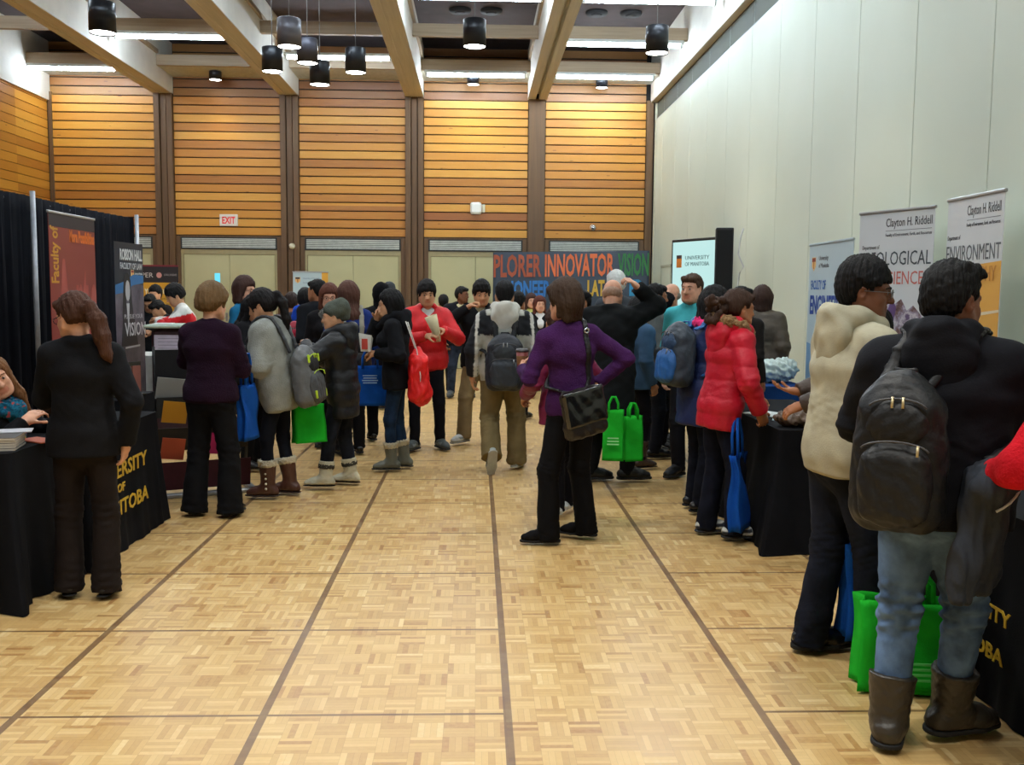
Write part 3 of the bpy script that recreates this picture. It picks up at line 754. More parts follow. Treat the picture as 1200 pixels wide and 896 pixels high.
# ------------------------------------------------------------------ bags
def world_empty(name, pr, label, cat, group=None):
    r = pr['root']; o = empty(name, tuple(r.location), math.degrees(r.rotation_euler.z), label, cat, group)
    return o
def backpack(pr, label, col, pocket, accent=None, size=(.29, .46, .17), strap=(20, 20, 22), off=.03, drop=.0, pull=(120, 120, 120), kind='nylon', one=None, extra_col=None, group=None, shift=0.0, short=False):
    """worn on the back of a person; own top-level object"""
    o = world_empty('backpack', pr, label, 'backpack', group)
    u, xa, fw, N = pr['u'], pr['xa'], pr['fw'], pr['N']; R = np.stack([xa, fw, u], 1); TF = pr['TF']
    w, hh, d = size; cz = N - u * (.07 + hh / 2 + drop) + xa * shift
    # how far back the surface of the clothes lies
    ts = np.linspace(.30, .0, 80); pts = np.array([cz - fw * t for t in ts]); f = TF.at(pts); idx = np.where(f < 0)[0]; back = ts[idx[0]] if len(idx) else .13
    c = cz - fw * (back + d / 2 + .012)
    res = pr['res'] * 1.05; f = Field()
    f.bx(c - u * hh * .05, (w / 2, d / 2, hh * .45), R, rd=.065, k=.03); f.bx(c - u * hh * .14, (w / 2 + .012, d / 2 - .01, hh * .32), R, rd=.06, k=.04)
    f.el(c + u * hh * .28 - fw * d * .04, (w * .44, d * .47, hh * .27), R, k=.05)
    sculpt(f, 'pack_body', fabric('pack_nylon', C(*col), kind), o, res, wrinkle=.004, wl=.10, seed=11)
    g = Field(); g.el(c - u * hh * .17 - fw * (d / 2 - .002), (w * .44, .040, hh * .30), R, k=.02); g.bx(c - u * hh * .20 - fw * (d / 2 + .008), (w * .38, .030, hh * .22), R, rd=.03, k=.03)
    sculpt(g, 'pocket', fabric('pocket_nylon', C(*pocket), kind), o, res, wrinkle=.003, wl=.07, seed=12)
    g = Field(); g.el(c + u * hh * .20 - fw * (d / 2 - .012), (w * .38, .040, hh * .17), R, k=.02)
    sculpt(g, 'pocket', fabric('pocket_nylon', C(*(extra_col or pocket)), kind), o, res, wrinkle=.003, wl=.07, seed=13)
    z = MB()
    arc = lambda zz, ww, dd, lift: [tuple(c + xa * (ww * math.sin(a)) - fw * (dd + .004 * math.cos(a)) + u * (zz + lift * math.cos(a))) for a in np.linspace(-1.35, 1.35, 13)]
    z.tube(arc(hh * .03, w * .40, d / 2 + .036, .07 * hh), .0035, 6); z.tube(arc(hh * .30, w * .34, d / 2 + .012, .07 * hh), .0035, 6)
    z.build('zipper', mat('zip_teeth', C(*(accent or (70, 70, 74))), .5, var=0), o)
    for q, zz, dd in ((-.016, .40, .46), (.016, .40, .46), (.07, .09, .66)):
        z = MB(); a = c + xa * q + u * hh * zz * .95 - fw * (d * dd + .022); z.tube([tuple(a), tuple(a - u * .035 - fw * .006)], .0045, 6, flat=(1, 1))
        z.build('zip_pull', mat('zip_pull_metal', C(*pull), .4, .5, var=0), o)
    g = Field(); tp = c + u * hh * .48 + fw * (d * .25); g.chain([tp - xa * .035, tp - xa * .03 + u * .035, tp + xa * .03 + u * .035, tp + xa * .035], .007, k=.01)
    sculpt(g, 'grab_loop', fabric('webbing', C(*strap), 'nylon'), o, max(.005, res * .8))
    if accent:
        for q in (-1, 1):
            for zz in (.30, -.30):
                z = MB(); z.box(-.014, .014, -.006, .006, -.03, .03, Matrix.Translation(c + xa * q * w * .36 - fw * (d / 2 + .03 if zz < 0 else d / 2 + .006) + u * hh * zz) @ Matrix(R).to_4x4(), .004)
                z.build('accent_patch', mat('bright_patch', C(*accent), .6), o)
    for q in ((-1, 1) if one is None else (one,)):
        Sx = .105 * pr['h']
        pts = [c + xa * q * .075 + u * hh * .45 + fw * d * .45, N + xa * q * Sx - fw * .08 + u * .05, N + xa * q * (Sx + .012) + u * .055, N + xa * q * (Sx + .012) + fw * .09 - u * .01,
               N + xa * q * (Sx + .01) + fw * .16 - u * .11, N + xa * q * (Sx + .04) + fw * .14 - u * .22, N + xa * q * (Sx + .09) + fw * .02 - u * .30, N + xa * q * (Sx + .07) - fw * .12 - u * .36]
        if short: pts = pts[:5]
        fine = []
        for i in range(len(pts) - 1):
            for t in (0, .33, .66): fine.append(pts[i] * (1 - t) + pts[i + 1] * t)
        fine.append(pts[-1]); hg = TF.hug(fine, .010); hg[0] = fine[0]
        g = Field()
        for i in range(len(hg) - 1): g.rc(hg[i], hg[i + 1], .0105, k=.008, sq=(xa, 2.5))
        sculpt(g, 'strap', fabric('strap_webbing', C(*strap), 'nylon'), o, max(.006, res * .8))
    o['_c'] = tuple(c)
    return o

def tote(label, loc, rz, w, hh, col, d=.10, group=None, handle=.22, lean=0, stands=False, seed=1, slack=.02, mark=None):
    """non-woven carrier bag with gusset and two handles; loc = bottom centre"""
    o = empty('tote_bag', loc, rz, label, 'bag', group)
    nx, nz_ = 10, 12; m = fabric('bag_nonwoven', C(*col), 'cloth'); b = MB(); r = random.Random(seed)
    ring = []
    pts = []
    for i in range(nx + 1): pts.append((-w / 2 + w * i / nx, -.5, 1))
    for i in range(1, 4): pts.append((w / 2 - .018 * math.sin(math.pi * i / 4) * 2, -.5 + i / 4, 0))
    for i in range(nx + 1): pts.append((w / 2 - w * i / nx, .5, 1))
    for i in range(1, 4): pts.append((-w / 2 + .018 * math.sin(math.pi * i / 4) * 2, .5 - i / 4, 0))
    n = len(pts); vs = []; fs = []
    for j in range(nz_ + 1):
        t = j / nz_; dep = d * (1 - .55 * t) if not stands else d * (1 - .15 * t)
        for (x, y, f) in pts:
            wx = slack * .5 * math.sin(x * 23 + t * 5 + seed) * t; wy = slack * math.sin(x * 17 + t * 7 + seed * 2) * (.3 + t * .5)
            vs.append((x * (1 - .05 * math.sin(t * 3.1)) * (1 + .0 * t) + wx * .3, y * dep + wy, t * hh + .004 * math.sin(x * 30) * t))
    for j in range(nz_):
        for i in range(n): fs.append((j * n + i, j * n + (i + 1) % n, (j + 1) * n + (i + 1) % n, (j + 1) * n + i))
    fs.append(tuple(range(n - 1, -1, -1)))
    b.add(vs, fs, True); ob = b.build('bag_body', m, o)
    sm = ob.modifiers.new('thick', 'SOLIDIFY'); sm.thickness = .002
    for y in (-1, 1):
        q = MB(); yy = y * d * .22
        q.tube([(-w * .22, yy, hh * .93), (-w * .21, yy, hh + handle * .5), (-w * .08, yy * .6, hh + handle), (w * .08, yy * .6, hh + handle), (w * .21, yy, hh + handle * .5), (w * .22, yy, hh * .93)], .010, 8, flat=(1.3, .35) if False else None)
        q.build('handle', m, o)
    if mark:
        k = MB(); rr = random.Random(seed)
        for i in range(mark[1]):
            z0 = hh * (mark[2] - i * .06); ww = w * rr.uniform(.18, .3); k.box(-ww, ww, -d * .62 - slack - .004, -d * .62 - slack, z0, z0 + hh * .025)
        k.build('printed_panel', mat('bag_print', C(*mark[0]), .8), o)
    o.rotation_euler.x = math.radians(lean)
    return o
# ------------------------------------------------------------------ room
XL, XR, YB, YF = -8.54, 3.60, 20.0, -4.0
BZ, CZ = 5.46, 6.45
BEAMS = [-8.72, -6.27, -3.78, -1.28, 1.19, 3.66]
def structure(name, mb, m): o = mb.build(name, m); o['kind'] = 'structure'; return o

def floor_mat():
    m, t = new_mat('parquet')
    P = t.xyz(); X, Y = P[0], P[1]; c = .1143
    M = t.m1
    xs, ys = M('DIVIDE', X, c), M('DIVIDE', Y, c)
    cx, cy = M('FLOOR', xs), M('FLOOR', ys)
    fx, fy = M('FRACT', xs), M('FRACT', ys)
    par = M('FLOORED_MODULO', M('ADD', cx, cy), 2.0)
    a = M('ADD', M('MULTIPLY', fx, par), M('MULTIPLY', fy, M('SUBTRACT', 1.0, par)))     # across the fingers
    l = M('ADD', M('MULTIPLY', fy, par), M('MULTIPLY', fx, M('SUBTRACT', 1.0, par)))
    f5 = M('MULTIPLY', a, 5.0); fi = M('FLOOR', f5)
    rnd = t.white(t.comb(cx, cy, fi)); rcell = t.white(t.comb(cx, cy, 77.0))
    v = M('ADD', M('MULTIPLY', rnd, .72), M('MULTIPLY', rcell, .28))
    grain = t.noise(t.comb(M('MULTIPLY', X, 40), M('MULTIPLY', Y, 40), rnd), 1.2, 4)
    v2 = M('ADD', v, M('MULTIPLY', M('SUBTRACT', grain, .5), .28))
    col = t.ramp(v2, [(.02, C(166, 122, 72)), (.20, C(188, 150, 94)), (.55, C(203, 168, 110)), (.85, C(213, 181, 124)), (1.0, C(222, 196, 144))])
    ed = M('MINIMUM', M('FRACT', f5), M('SUBTRACT', 1.0, M('FRACT', f5)))
    gap = M('LESS_THAN', ed, .03)
    e2 = M('MINIMUM', l, M('SUBTRACT', 1.0, l)); gap2 = M('LESS_THAN', e2, .008)
    g = M('MAXIMUM', gap, gap2)
    col = t.mix(M('MULTIPLY', g, .28), col, C(120, 84, 48))
    # dark floor joints, one panel width apart; none run across the middle strip
    def near(vv, off, step, hw):
        q = M('FRACT', M('DIVIDE', M('SUBTRACT', vv, off), step)); q = M('MINIMUM', q, M('SUBTRACT', 1.0, q)); return M('LESS_THAN', M('MULTIPLY', q, step), hw)
    left = M('LESS_THAN', X, .2)
    colL = M('MULTIPLY', near(X, .1215 - .908 * 20, .908, .0155), left)
    colR = M('MULTIPLY', near(X, 1.080 - .914 * 20, .914, .0155), M('GREATER_THAN', X, .9))
    mid = M('MULTIPLY', M('GREATER_THAN', X, .1215), M('LESS_THAN', X, 1.080))
    row = M('MULTIPLY', near(Y, 3.5016 - .9144 * 20, .9144, .0085), M('SUBTRACT', 1.0, mid))
    ln = M('MAXIMUM', M('MAXIMUM', colL, colR), row)
    wear = t.noise(t.comb(M('MULTIPLY', X, 9), M('MULTIPLY', Y, 9), 0.0), 1, 3)
    col = t.mix(M('MULTIPLY', ln, M('ADD', .62, M('MULTIPLY', wear, .35))), col, C(92, 62, 42))
    t.l.new(col, t.bsdf.inputs['Base Color'])
    rg = t.noise(t.comb(X, Y, 0.0), 3.0, 3)
    t.l.new(M('ADD', .26, M('MULTIPLY', M('ADD', rg, rnd), .12)), t.bsdf.inputs['Roughness'])
    t.bump(M('SUBTRACT', M('MULTIPLY', rnd, .6), g), .10, .002)
    return m
def board_mat(axis=0):
    """horizontal cedar boards; every board its own tone"""
    m, t = new_mat('cedar_boards_' + 'xy'[axis]); M = t.m1
    P = t.xyz(); U = P[axis]; Z = P[2]
    row = M('FLOOR', M('DIVIDE', M('SUBTRACT', Z, 2.68), .1715)); bay = M('FLOOR', M('DIVIDE', M('SUBTRACT', U, 1.19), 2.485))
    r1 = t.white(t.comb(row, bay, 3.0)); r2 = t.white(t.comb(row, bay, 9.0))
    gr = t.noise(t.comb(M('ADD', M('MULTIPLY', U, 1.1), M('MULTIPLY', r2, 40)), M('MULTIPLY', Z, 26), r1), 2.2, 5, .6)
    v = M('ADD', M('MULTIPLY', r1, .75), M('MULTIPLY', gr, .42))
    col = t.ramp(v, [(.04, C(128, 72, 28)), (.20, C(166, 104, 34)), (.45, C(190, 126, 42)), (.75, C(203, 140, 48)), (1.0, C(216, 158, 64))])
    low = M('LESS_THAN', Z, 3.3)
    red = M('MULTIPLY', M('MULTIPLY', M('GREATER_THAN', r2, .55), low), .5)
    col = t.mix(red, col, C(124, 54, 34))
    kn = t.node('ShaderNodeTexVoronoi'); kn.inputs['Scale'].default_value = 1.0
    t.l.new(t.comb(M('MULTIPLY', U, 1.6), M('MULTIPLY', Z, 5.83), 0.0), kn.inputs['Vector'])
    col = t.mix(M('MULTIPLY', M('LESS_THAN', kn.outputs['Distance'], .07), .5), col, C(92, 44, 24))
    if axis == 0: col = t.mix(M('MULTIPLY', M('GREATER_THAN', Z, 5.42), .62), col, C(92, 54, 34))  # shadow of the beams painted into the top board rows as darker brown
    t.l.new(col, t.bsdf.inputs['Base Color']); t.bsdf.inputs['Roughness'].default_value = .45
    t.bump(gr, .15, .003)
    return m
def wood_mat(name, c0, c1, axis=2, rough=.55, sc=1.0):
    m, t = new_mat(name); M = t.m1; P = t.xyz()
    f = [3.0 * 8 * sc] * 3; f[axis] = .9 * sc
    n = t.noise(t.comb(*[M('MULTIPLY', P[i], f[i]) for i in range(3)]), 1.0, 5, .6)
    t.l.new(t.ramp(n, [(.28, c0), (.72, c1)]), t.bsdf.inputs['Base Color']); t.bsdf.inputs['Roughness'].default_value = rough
    t.bump(n, .1, .003); return m

M_post = wood_mat('dark_post_wood', C(84, 58, 32), C(112, 80, 46))
M_beamside = mat('beam_paint', C(222, 218, 208), .7, var=.06, scale=3)
M_beambot = wood_mat('beam_timber', C(186, 178, 166), C(206, 198, 186), axis=1)
M_purlin = wood_mat('purlin_timber', C(150, 130, 106), C(176, 156, 130), axis=0)
M_deck = mat('ceiling_deck', C(74, 62, 62), .9, var=.12, scale=4)
M_dark = mat('shadow_gap', C(16, 12, 10), .9, var=0)
M_beige = mat('beige_door_paint', C(190, 184, 140), .6, var=.04, scale=2)
M_trimb = mat('door_frame_paint', C(160, 148, 108), .55, var=.05)

def panel_mat():
    m, t = new_mat('partition_panel'); co = t.obj_coord()
    n = t.noise(co, 130, 2); n2 = t.noise(co, .6, 3)
    t.l.new(t.ramp(n2, [(.3, C(208, 215, 196)), (.7, C(216, 222, 205))]), t.bsdf.inputs['Base Color'])
    t.bsdf.inputs['Roughness'].default_value = .6; t.bump(n, .12, .002); return m

# floor, ceiling deck
fl = MB(); fl.box(XL - .3, XR + .3, YF - .3, YB + .3, -.1, 0); structure('floor', fl, floor_mat())
ce = MB(); ce.box(XL - .3, XR + .3, YF - .3, YB + .3, CZ, CZ + .1); structure('ceiling', ce, M_deck)
# back wall
w = MB(); w.box(XL - .2, XR + .3, YB + .03, YB + .2, 0, CZ); structure('wall_back', w, M_dark)
bd = MB()
cent = BEAMS
edges = [(-8.54, -6.46), (-6.08, -3.97), (-3.59, -1.47), (-1.09, 1.01), (1.37, 3.41)]
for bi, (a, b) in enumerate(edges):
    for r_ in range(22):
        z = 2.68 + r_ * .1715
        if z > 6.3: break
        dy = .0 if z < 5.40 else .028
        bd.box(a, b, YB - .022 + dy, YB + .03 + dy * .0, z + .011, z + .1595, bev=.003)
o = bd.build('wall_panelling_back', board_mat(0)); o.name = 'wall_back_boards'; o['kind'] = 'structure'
ps = MB()
for i, (a, b) in enumerate([(-6.46, -6.08), (-3.97, -3.59), (-1.47, -1.09)]):
    n_ = 3; ww = (b - a) / n_
    for k in range(n_): ps.box(a + ww * k + .008, a + ww * (k + 1) - .008, YB - .10 + (.03 if k == 1 else 0), YB + .03, 0, 5.47, bev=.004)
ps.box(1.01 + .01, 1.37 - .01, YB - .06, YB + .03, 0, 5.47, bev=.004); ps.box(3.41 + .01, 3.56, YB - .06, YB + .03, 0, 5.47, bev=.004)
ps.box(-8.54, -8.46, YB - .05, YB + .03, 0, 5.47, bev=.004)
# boards that frame the door bays
for a, b in edges:
    ps.box(a, a + .09, YB - .04, YB + .03, 0, 2.67, bev=.003); ps.box(b - .09, b, YB - .04, YB + .03, 0, 2.67, bev=.003); ps.box(a + .09, b - .09, YB - .035, YB + .03, 2.645, 2.675)
structure('trim_1', ps, M_post)
for i, (a, b) in enumerate(edges):
    x0, x1 = a + .09, b - .09; d = MB()
    d.box(x0, x1, YB - .03, YB + .03, 2.30, 2.40, bev=.004); d.box(x0, x0 + .05, YB - .03, YB + .03, 0, 2.30, bev=.004); d.box(x1 - .05, x1, YB - .03, YB + .03, 0, 2.30, bev=.004)
    fr = structure('door_%d' % (i + 1), d, M_trimb)
    xm = (x0 + x1) / 2
    for q, (p0, p1) in enumerate(((x0 + .055, xm - .004), (xm + .004, x1 - .055))):
        l = MB(); l.box(p0, p1, YB - .015, YB + .025, .01, 2.295, bev=.003)
        lf = l.build('door_leaf', M_beige, fr)
        hd = MB(); hx = p1 - .07 if q == 0 else p0 + .07; hd.box(hx - .02, hx + .02, YB - .03, YB - .015, .95, 1.12, bev=.003); hd.cyl((hx, YB - .06, 1.02), (hx + (-.1 if q == 0 else .1), YB - .06, 1.02), .009); hd.cyl((hx, YB - .015, 1.02), (hx, YB - .066, 1.02), .009)
        hd.build('door_handle', mat('brushed_steel', C(150, 150, 150), .35, .9, var=.05), lf)
        if i == 1 and q == 0:
            g = MB(); g.box(p1 - .30, p1 - .19, YB - .019, YB - .014, 1.42, 1.92); g.build('vision_pane', emit('daylit_glass', C(90, 190, 215), .55), lf)
    # louvre grille over the doors
    g = MB(); g.box(x0, x1, YB - .02, YB - .01, 2.40, 2.64)
    g.box(x0, x1, YB - .045, YB - .0, 2.40, 2.425); g.box(x0, x1, YB - .045, YB, 2.625, 2.645); g.box(x0, x0 + .03, YB - .045, YB, 2.42, 2.63); g.box(x1 - .03, x1, YB - .045, YB, 2.42, 2.63)
    gr = structure('trim_%d' % (i + 2), g, [mat('grille_back', C(44, 46, 44), .8)])
    s_ = MB()
    for k in range(7):
        z = 2.432 + k * .028; s_.box(x0 + .03, x1 - .03, YB - .043, YB - .036, z, z + .017)
    s_.build('louvre', mat('grille_metal', C(206, 210, 200), .5, .0), gr)
# left wall
w = MB(); w.box(XL - .2, XL - .03, YF - .2, YB + .1, 0, CZ); structure('wall_left', w, M_dark)
bd = MB()
y0 = YF
while y0 < YB - .05:
    for r_ in range(16):
        z = 2.68 + r_ * .1715
        if z > 5.3: break
        bd.box(XL - .03, XL + .0, max(y0, YF), min(y0 + 4.0, YB - .06) - .006, z + .006, z + .1655, bev=.002)
    y0 += 4.0
bd.box(XL - .03, XL, YF, YB - .06, 0, 2.66)
o = bd.build('wall_left_boards', board_mat(1)); o['kind'] = 'structure'
# right wall: folding partition panels
w = MB(); w.box(XR + .02, XR + .2, YF - .2, YB + .1, 0, CZ); structure('wall_right', w, mat('seam_dark', C(84, 88, 78), .8, var=0))
pn = MB(); seams = [6.83 + 1.2192 * k * 1.009 for k in range(-9, 11)]
for a, b in zip(seams, seams[1:] + [YB - .05]):
    if b > YB - .03: b = YB - .05
    if b - a < .05: continue
    pn.box(XR, XR + .04, a + .005, b - .005, .02, 5.08, bev=.003)
pn.box(XR, XR + .04, YF, seams[0] - .005, .02, 5.08)
o = pn.build('wall_right_panels', panel_mat()); o['kind'] = 'structure'
b_ = MB(); b_.box(XR - .015, XR + .05, YB - .14, YB - .06, 0, 5.42); structure('trim_8', b_, mat('light_post', C(196, 192, 168), .6))
b_ = MB(); b_.box(XR - .004, XR + .02, YF, YB - .14, .0, .10); structure('baseboard_right', b_, mat('vinyl_base', C(60, 58, 54), .6))
m_, t_ = new_mat('brushed_transom'); t_.bsdf.inputs['Base Color'].default_value = C(190, 204, 214); t_.bsdf.inputs['Metallic'].default_value = .25; t_.bsdf.inputs['Roughness'].default_value = .2
b_ = MB(); b_.box(XR + .03, XR + .06, YF, YB - .05, 5.08, 5.42); structure('trim_9', b_, m_)
b_ = MB()
for y in seams: b_.box(XR + .02, XR + .035, y - .012, y + .012, 5.08, 5.42)
b_.box(XR + .0, XR + .035, YF, YB - .14, 5.07, 5.09); structure('trim_10', b_, mat('transom_bar', C(190, 196, 196), .4, .4))
# pass door in the partition
b_ = MB()
for a, b, c, d in ((17.95, 18.0, 0, 2.13), (18.9, 18.95, 0, 2.13), (17.95, 18.95, 2.08, 2.13)): b_.box(XR - .018, XR + .0, a, b, c, d, bev=.003)
pd = structure('door_6', b_, mat('partition_trim', C(176, 180, 158), .5)); l = MB(); l.box(XR - .008, XR - .001, 18.0, 18.9, .01, 2.08); l.build('door_leaf', panel_mat(), pd)
# wall behind the camera
w = MB(); w.box(XL - .2, XR + .2, YF - .2, YF - .0, 0, CZ); structure('wall_front', w, mat('rear_wall_paint', C(200, 192, 170), .7))
# beams
for i, x in enumerate(BEAMS):
    b_ = MB(); hw = .185
    if i == 0: b_.box(-8.62, -8.50, YF, YB - .0, 5.30, CZ)
    elif i == 5: b_.box(3.50, 3.66, YF, YB, 5.43, CZ, bev=.006)
    elif i == 4:
        b_.box(x - .19, x - .035, YF, YB, BZ, CZ, bev=.006); b_.box(x + .035, x + .19, YF, YB, BZ, CZ, bev=.006); b_.box(x - .05, x + .05, YF, YB, BZ + .12, CZ)
    else: b_.box(x - hw, x + hw, YF, YB, BZ + .012, CZ)
    bo = structure('trim_%d' % (11 + i), b_, M_beamside)
    s_ = MB()
    if i in (1, 2, 3):
        s_.box(x - hw - .002, x - .055, YF, YB - .12, BZ, BZ + .014, bev=.003); s_.box(x + .055, x + hw + .002, YF, YB - .12, BZ, BZ + .014, bev=.003); s_.box(x - .055, x + .055, YF, YB - .12, BZ + .008, BZ + .014)
        s_.build('soffit_board', M_beambot, bo)
    elif i == 4:
        s_.box(x - .192, x - .036, YF, YB - .12, BZ - .012, BZ + .0); s_.box(x + .036, x + .192, YF, YB - .12, BZ - .012, BZ + .0); s_.build('soffit_board', M_beambot, bo)
    if 1 <= i <= 4:
        s_ = MB()
        for q in (-1, 1): s_.box(x + q * (hw + .003) if q > 0 else x - hw - .05, x + hw + .05 if q > 0 else x - hw - .003, YF, YB - 1.0, 6.02, 6.09)
        s_.build('ledger', M_purlin, bo)
# purlins across, and the plaster soffit by the back wall
bays = [(-8.5, -6.46), (-6.08, -3.97), (-3.59, -1.47), (-1.09, 1.0), (1.38, 3.50)]
PY = [19.05 - 2.45 * k for k in range(10)]
n_ = 17
for bi, (a, b) in enumerate(bays):
    b_ = MB()
    for y in PY: b_.box(a - .004, b + .004, y - .05, y + .05, 5.80, 6.00, bev=.004)
    structure('trim_%d' % n_, b_, M_purlin); n_ += 1
    b_ = MB(); b_.box(a - .004, b + .004, 19.10, YB - .0, 5.80, 5.85); structure('trim_%d' % n_, b_, mat('soffit_plaster', C(190, 190, 178), .8)); n_ += 1
# lights
M_tube = emit('fluorescent_tube', C(222, 240, 255), 46.0)
M_chan = mat('strip_housing', C(205, 208, 205), .45, var=0)
def strip(x, y, length, z, label):
    o = empty('ceiling_strip_light', (x, y, z), 0, label, 'light', 'fluorescent strip lights between the beams')
    b_ = MB(); b_.box(-length / 2 - .06, length / 2 + .06, -.045, .045, .035, .085, bev=.008); b_.build('housing', M_chan, o)
    b_ = MB(); b_.cyl((-length / 2, 0, 0), (length / 2, 0, 0), .032, n=12); b_.build('tube', M_tube, o)
    for q in (-1, 1): b_ = MB(); b_.box(q * (length / 2 + .018) - .018, q * (length / 2 + .018) + .018, -.03, .03, -.035, .04, bev=.005); b_.build('lampholder', M_chan, o)
    return o
strips = [(0, 19.05, -7.67, 1.60, 'last bay by the wood clad left wall'), (1, 16.6, -5.05, 1.8, 'second bay in front of the exit sign'), (2, 17.85, -2.5, 1.8, 'middle bay behind the pendant cluster'),
          (3, 19.05, -.05, 1.84, 'fourth bay right at the back wall'), (4, 16.6, 2.43, 1.9, 'bay by the pale partition, nearer of its two'), (4, 19.05, 2.43, 1.84, 'bay by the pale partition, right at the back wall'),
          (3, 14.15, -.05, 1.84, 'fourth bay cut by the top edge'), (4, 14.15, 2.43, 1.84, 'bay by the pale partition cut by the top edge')]
for bi, y, x, L, wh in strips: strip(x, y, L, 5.715, 'white glowing fluorescent strip in the ' + wh)
for bi, y in ((1, 11.7), (2, 12.9), (3, 9.25), (4, 9.25), (4, 11.7), (0, 14.15), (2, 8.0), (1, 6.8), (4, 4.35), (3, 1.9), (2, 3.1), (0, 9.25), (4, -.55), (1, 1.9), (3, 4.4)):
    x = (bays[bi][0] + bays[bi][1]) / 2; strip(x, y, 1.84, 5.715, 'white glowing fluorescent strip further up the room, above the top edge')
M_lens = emit('lamp_lens', (1.0, .97, .90, 1), 14.0)
def pendant(x, y, zb, col, label, hgt=.33, r=.145, cordlen=True, small=False, power=38):
    o = empty('pendant_lamp' if not small else 'ceiling_downlight', (x, y, zb), 0, label, 'lamp', 'black cylinder pendants' if not small else 'small surface downlights')
    b_ = MB(); b_.lathe([(r * .94, .03), (r, 0), (r, hgt), (r * .96, hgt + .006), (.0, hgt + .006)], 32, close=False); b_.lathe([(r * .94, .03), (r * .9, .12), (0, .12)], 32, close=False)
    b_.build('lamp_shade', mat('lamp_black' if col[0] < 60 else 'lamp_grey', C(*col), .32, .35, var=0), o)
    b_ = MB(); b_.lathe([(.0, .012), (r * .93, .012), (r * .93, .02), (0, .02)], 32, close=False); b_.build('lens', M_lens, o)
    if not small:
        b_ = MB(); top = CZ - zb; b_.cyl((0, 0, hgt), (0, 0, top), .006, n=6); b_.build('cord', mat('lamp_cord', C(120, 118, 116), .5), o)
        b_ = MB(); b_.lathe([(.05, top - .03), (.06, top)], 16); b_.build('ceiling_rose', mat('rose_metal', C(40, 40, 42), .5), o)
        b_ = MB(); b_.lathe([(.03, hgt), (.02, hgt + .035)], 12); b_.build('cord_grip', mat('rose_metal', C(40, 40, 42), .5), o)
    L = D.lights.new('lamp_glow', 'SPOT'); L.energy = power; L.spot_size = math.radians(100); L.spot_blend = .6; L.shadow_soft_size = .08; L.color = (1, .93, .80)
    lo = D.objects.new('lamp_glow', L); COL.objects.link(lo); lo.location = (x, y, zb - .02)
    return o
BLK, GRY = (34, 36, 42), (112, 112, 122)
pend = [(-4.2, 11.3, 4.42, BLK, 'black cylinder pendant on its own in front of the second white beam'), (-2.3, 12.2, 4.52, GRY, 'grey cylinder pendant, the highest and palest of the cluster'),
        (-2.92, 14.2, 4.66, BLK, 'black cylinder pendant hanging lowest on the left side of the cluster'), (-2.39, 14.0, 4.74, (70, 70, 80), 'charcoal cylinder pendant just behind the grey one in the cluster'),
        (-2.3, 14.5, 4.55, BLK, 'black cylinder pendant, the lowest of the cluster'), (-1.72, 14.0, 4.62, BLK, 'black cylinder pendant at the right end of the cluster'),
        (-.05, 12.6, 4.66, BLK, 'glossy black cylinder pendant alone in the bay left of the double beam'), (2.27, 12.6, 4.62, BLK, 'black cylinder pendant nearest the pale partition wall')]
for p in pend: pendant(*p)
for x, y, lb in ((-5.1, 19.45, 'small black downlight above the exit sign bay'), (-.1, 19.5, 'small grey downlight behind the back wall strip light'), (2.45, 19.6, 'small downlight glowing on the wood above the rightmost panel')):
    pendant(x, y, 5.63, BLK, lb, hgt=.16, r=.12, small=True, power=22)
for x, y in ((-1.9, 9.0), (.0, 8.4), (2.2, 8.6), (-4.3, 7.6), (-2.0, 5.5), (.1, 4.6), (2.1, 5.3), (-.3, 2.6), (-2.4, 1.6), (1.4, .9)): pendant(x, y, 4.66, BLK, 'black cylinder pendant further up the room, above the top edge', power=38 if y > 5 else 110)
for x, y in ((-.32, 17.3), (.22, 17.3), (2.05, 17.3), (2.65, 17.3)):
    b_ = MB(); b_.lathe([(.17, 0), (.19, .03), (.19, .06)], 28); b_.lathe([(.08, -.012), (.10, .0)], 20)
    o = b_.build('ceiling_speaker', mat('speaker_black', C(22, 22, 26), .7)); o.location = (x, y, CZ - .06)
    tag(o, ('left' if x in (-.32, 2.05) else 'right') + ' round dark ceiling speaker of the pair in the ' + ('fourth bay' if x < 1 else 'bay by the partition'), 'speaker', 'round ceiling speakers')
# wall fittings
o = empty('exit_sign', (-5.02, YB - .03, 2.985), 0, 'white exit sign with red letters on the wood boards', 'sign')
b_ = MB(); b_.box(-.18, .18, -.03, .03, -.115, .115, bev=.006); b_.build('sign_box', mat('sign_white', C(226, 220, 208), .5, var=0), o)
text('lettering', 'EXIT', .19, emit('exit_red', C(196, 30, 30), .35), o, (0, -.032, -.068), (math.pi / 2, 0, 0), width=.26, align='CENTER', bold=.004)
o = empty('emergency_light', (-.02, YB - .02, 3.275), 0, 'white rounded emergency light box on the wood boards', 'light')
b_ = MB(); b_.box(-.13, .10, -.10, 0, -.12, .12, bev=.04); b_.build('housing', mat('plastic_white', C(240, 240, 232), .4, var=0), o)
b_ = MB(); b_.box(.11, .17, -.05, 0, -.08, .08, bev=.01); b_.build('side_plate', mat('plastic_cream', C(214, 208, 180), .5, var=0), o)
o = empty('security_camera', (2.36, YB - .02, 2.92), 0, 'small round chrome security camera on the wood boards', 'camera')
b_ = MB(); b_.cyl((0, 0, 0), (0, -.05, 0), .06, .05); b_.build('mount', mat('plastic_white', C(240, 240, 232), .4, var=0), o)
b_ = MB(); b_.sphere((0, -.09, -.01), .062, 10); b_.build('dome', mat('chrome', C(190, 190, 195), .15, .9, var=0), o)
o = empty('wall_sensor', (-3.75, YB - .10, 2.48), 0, 'small white round sensor on the dark post beside the louvre', 'sensor')
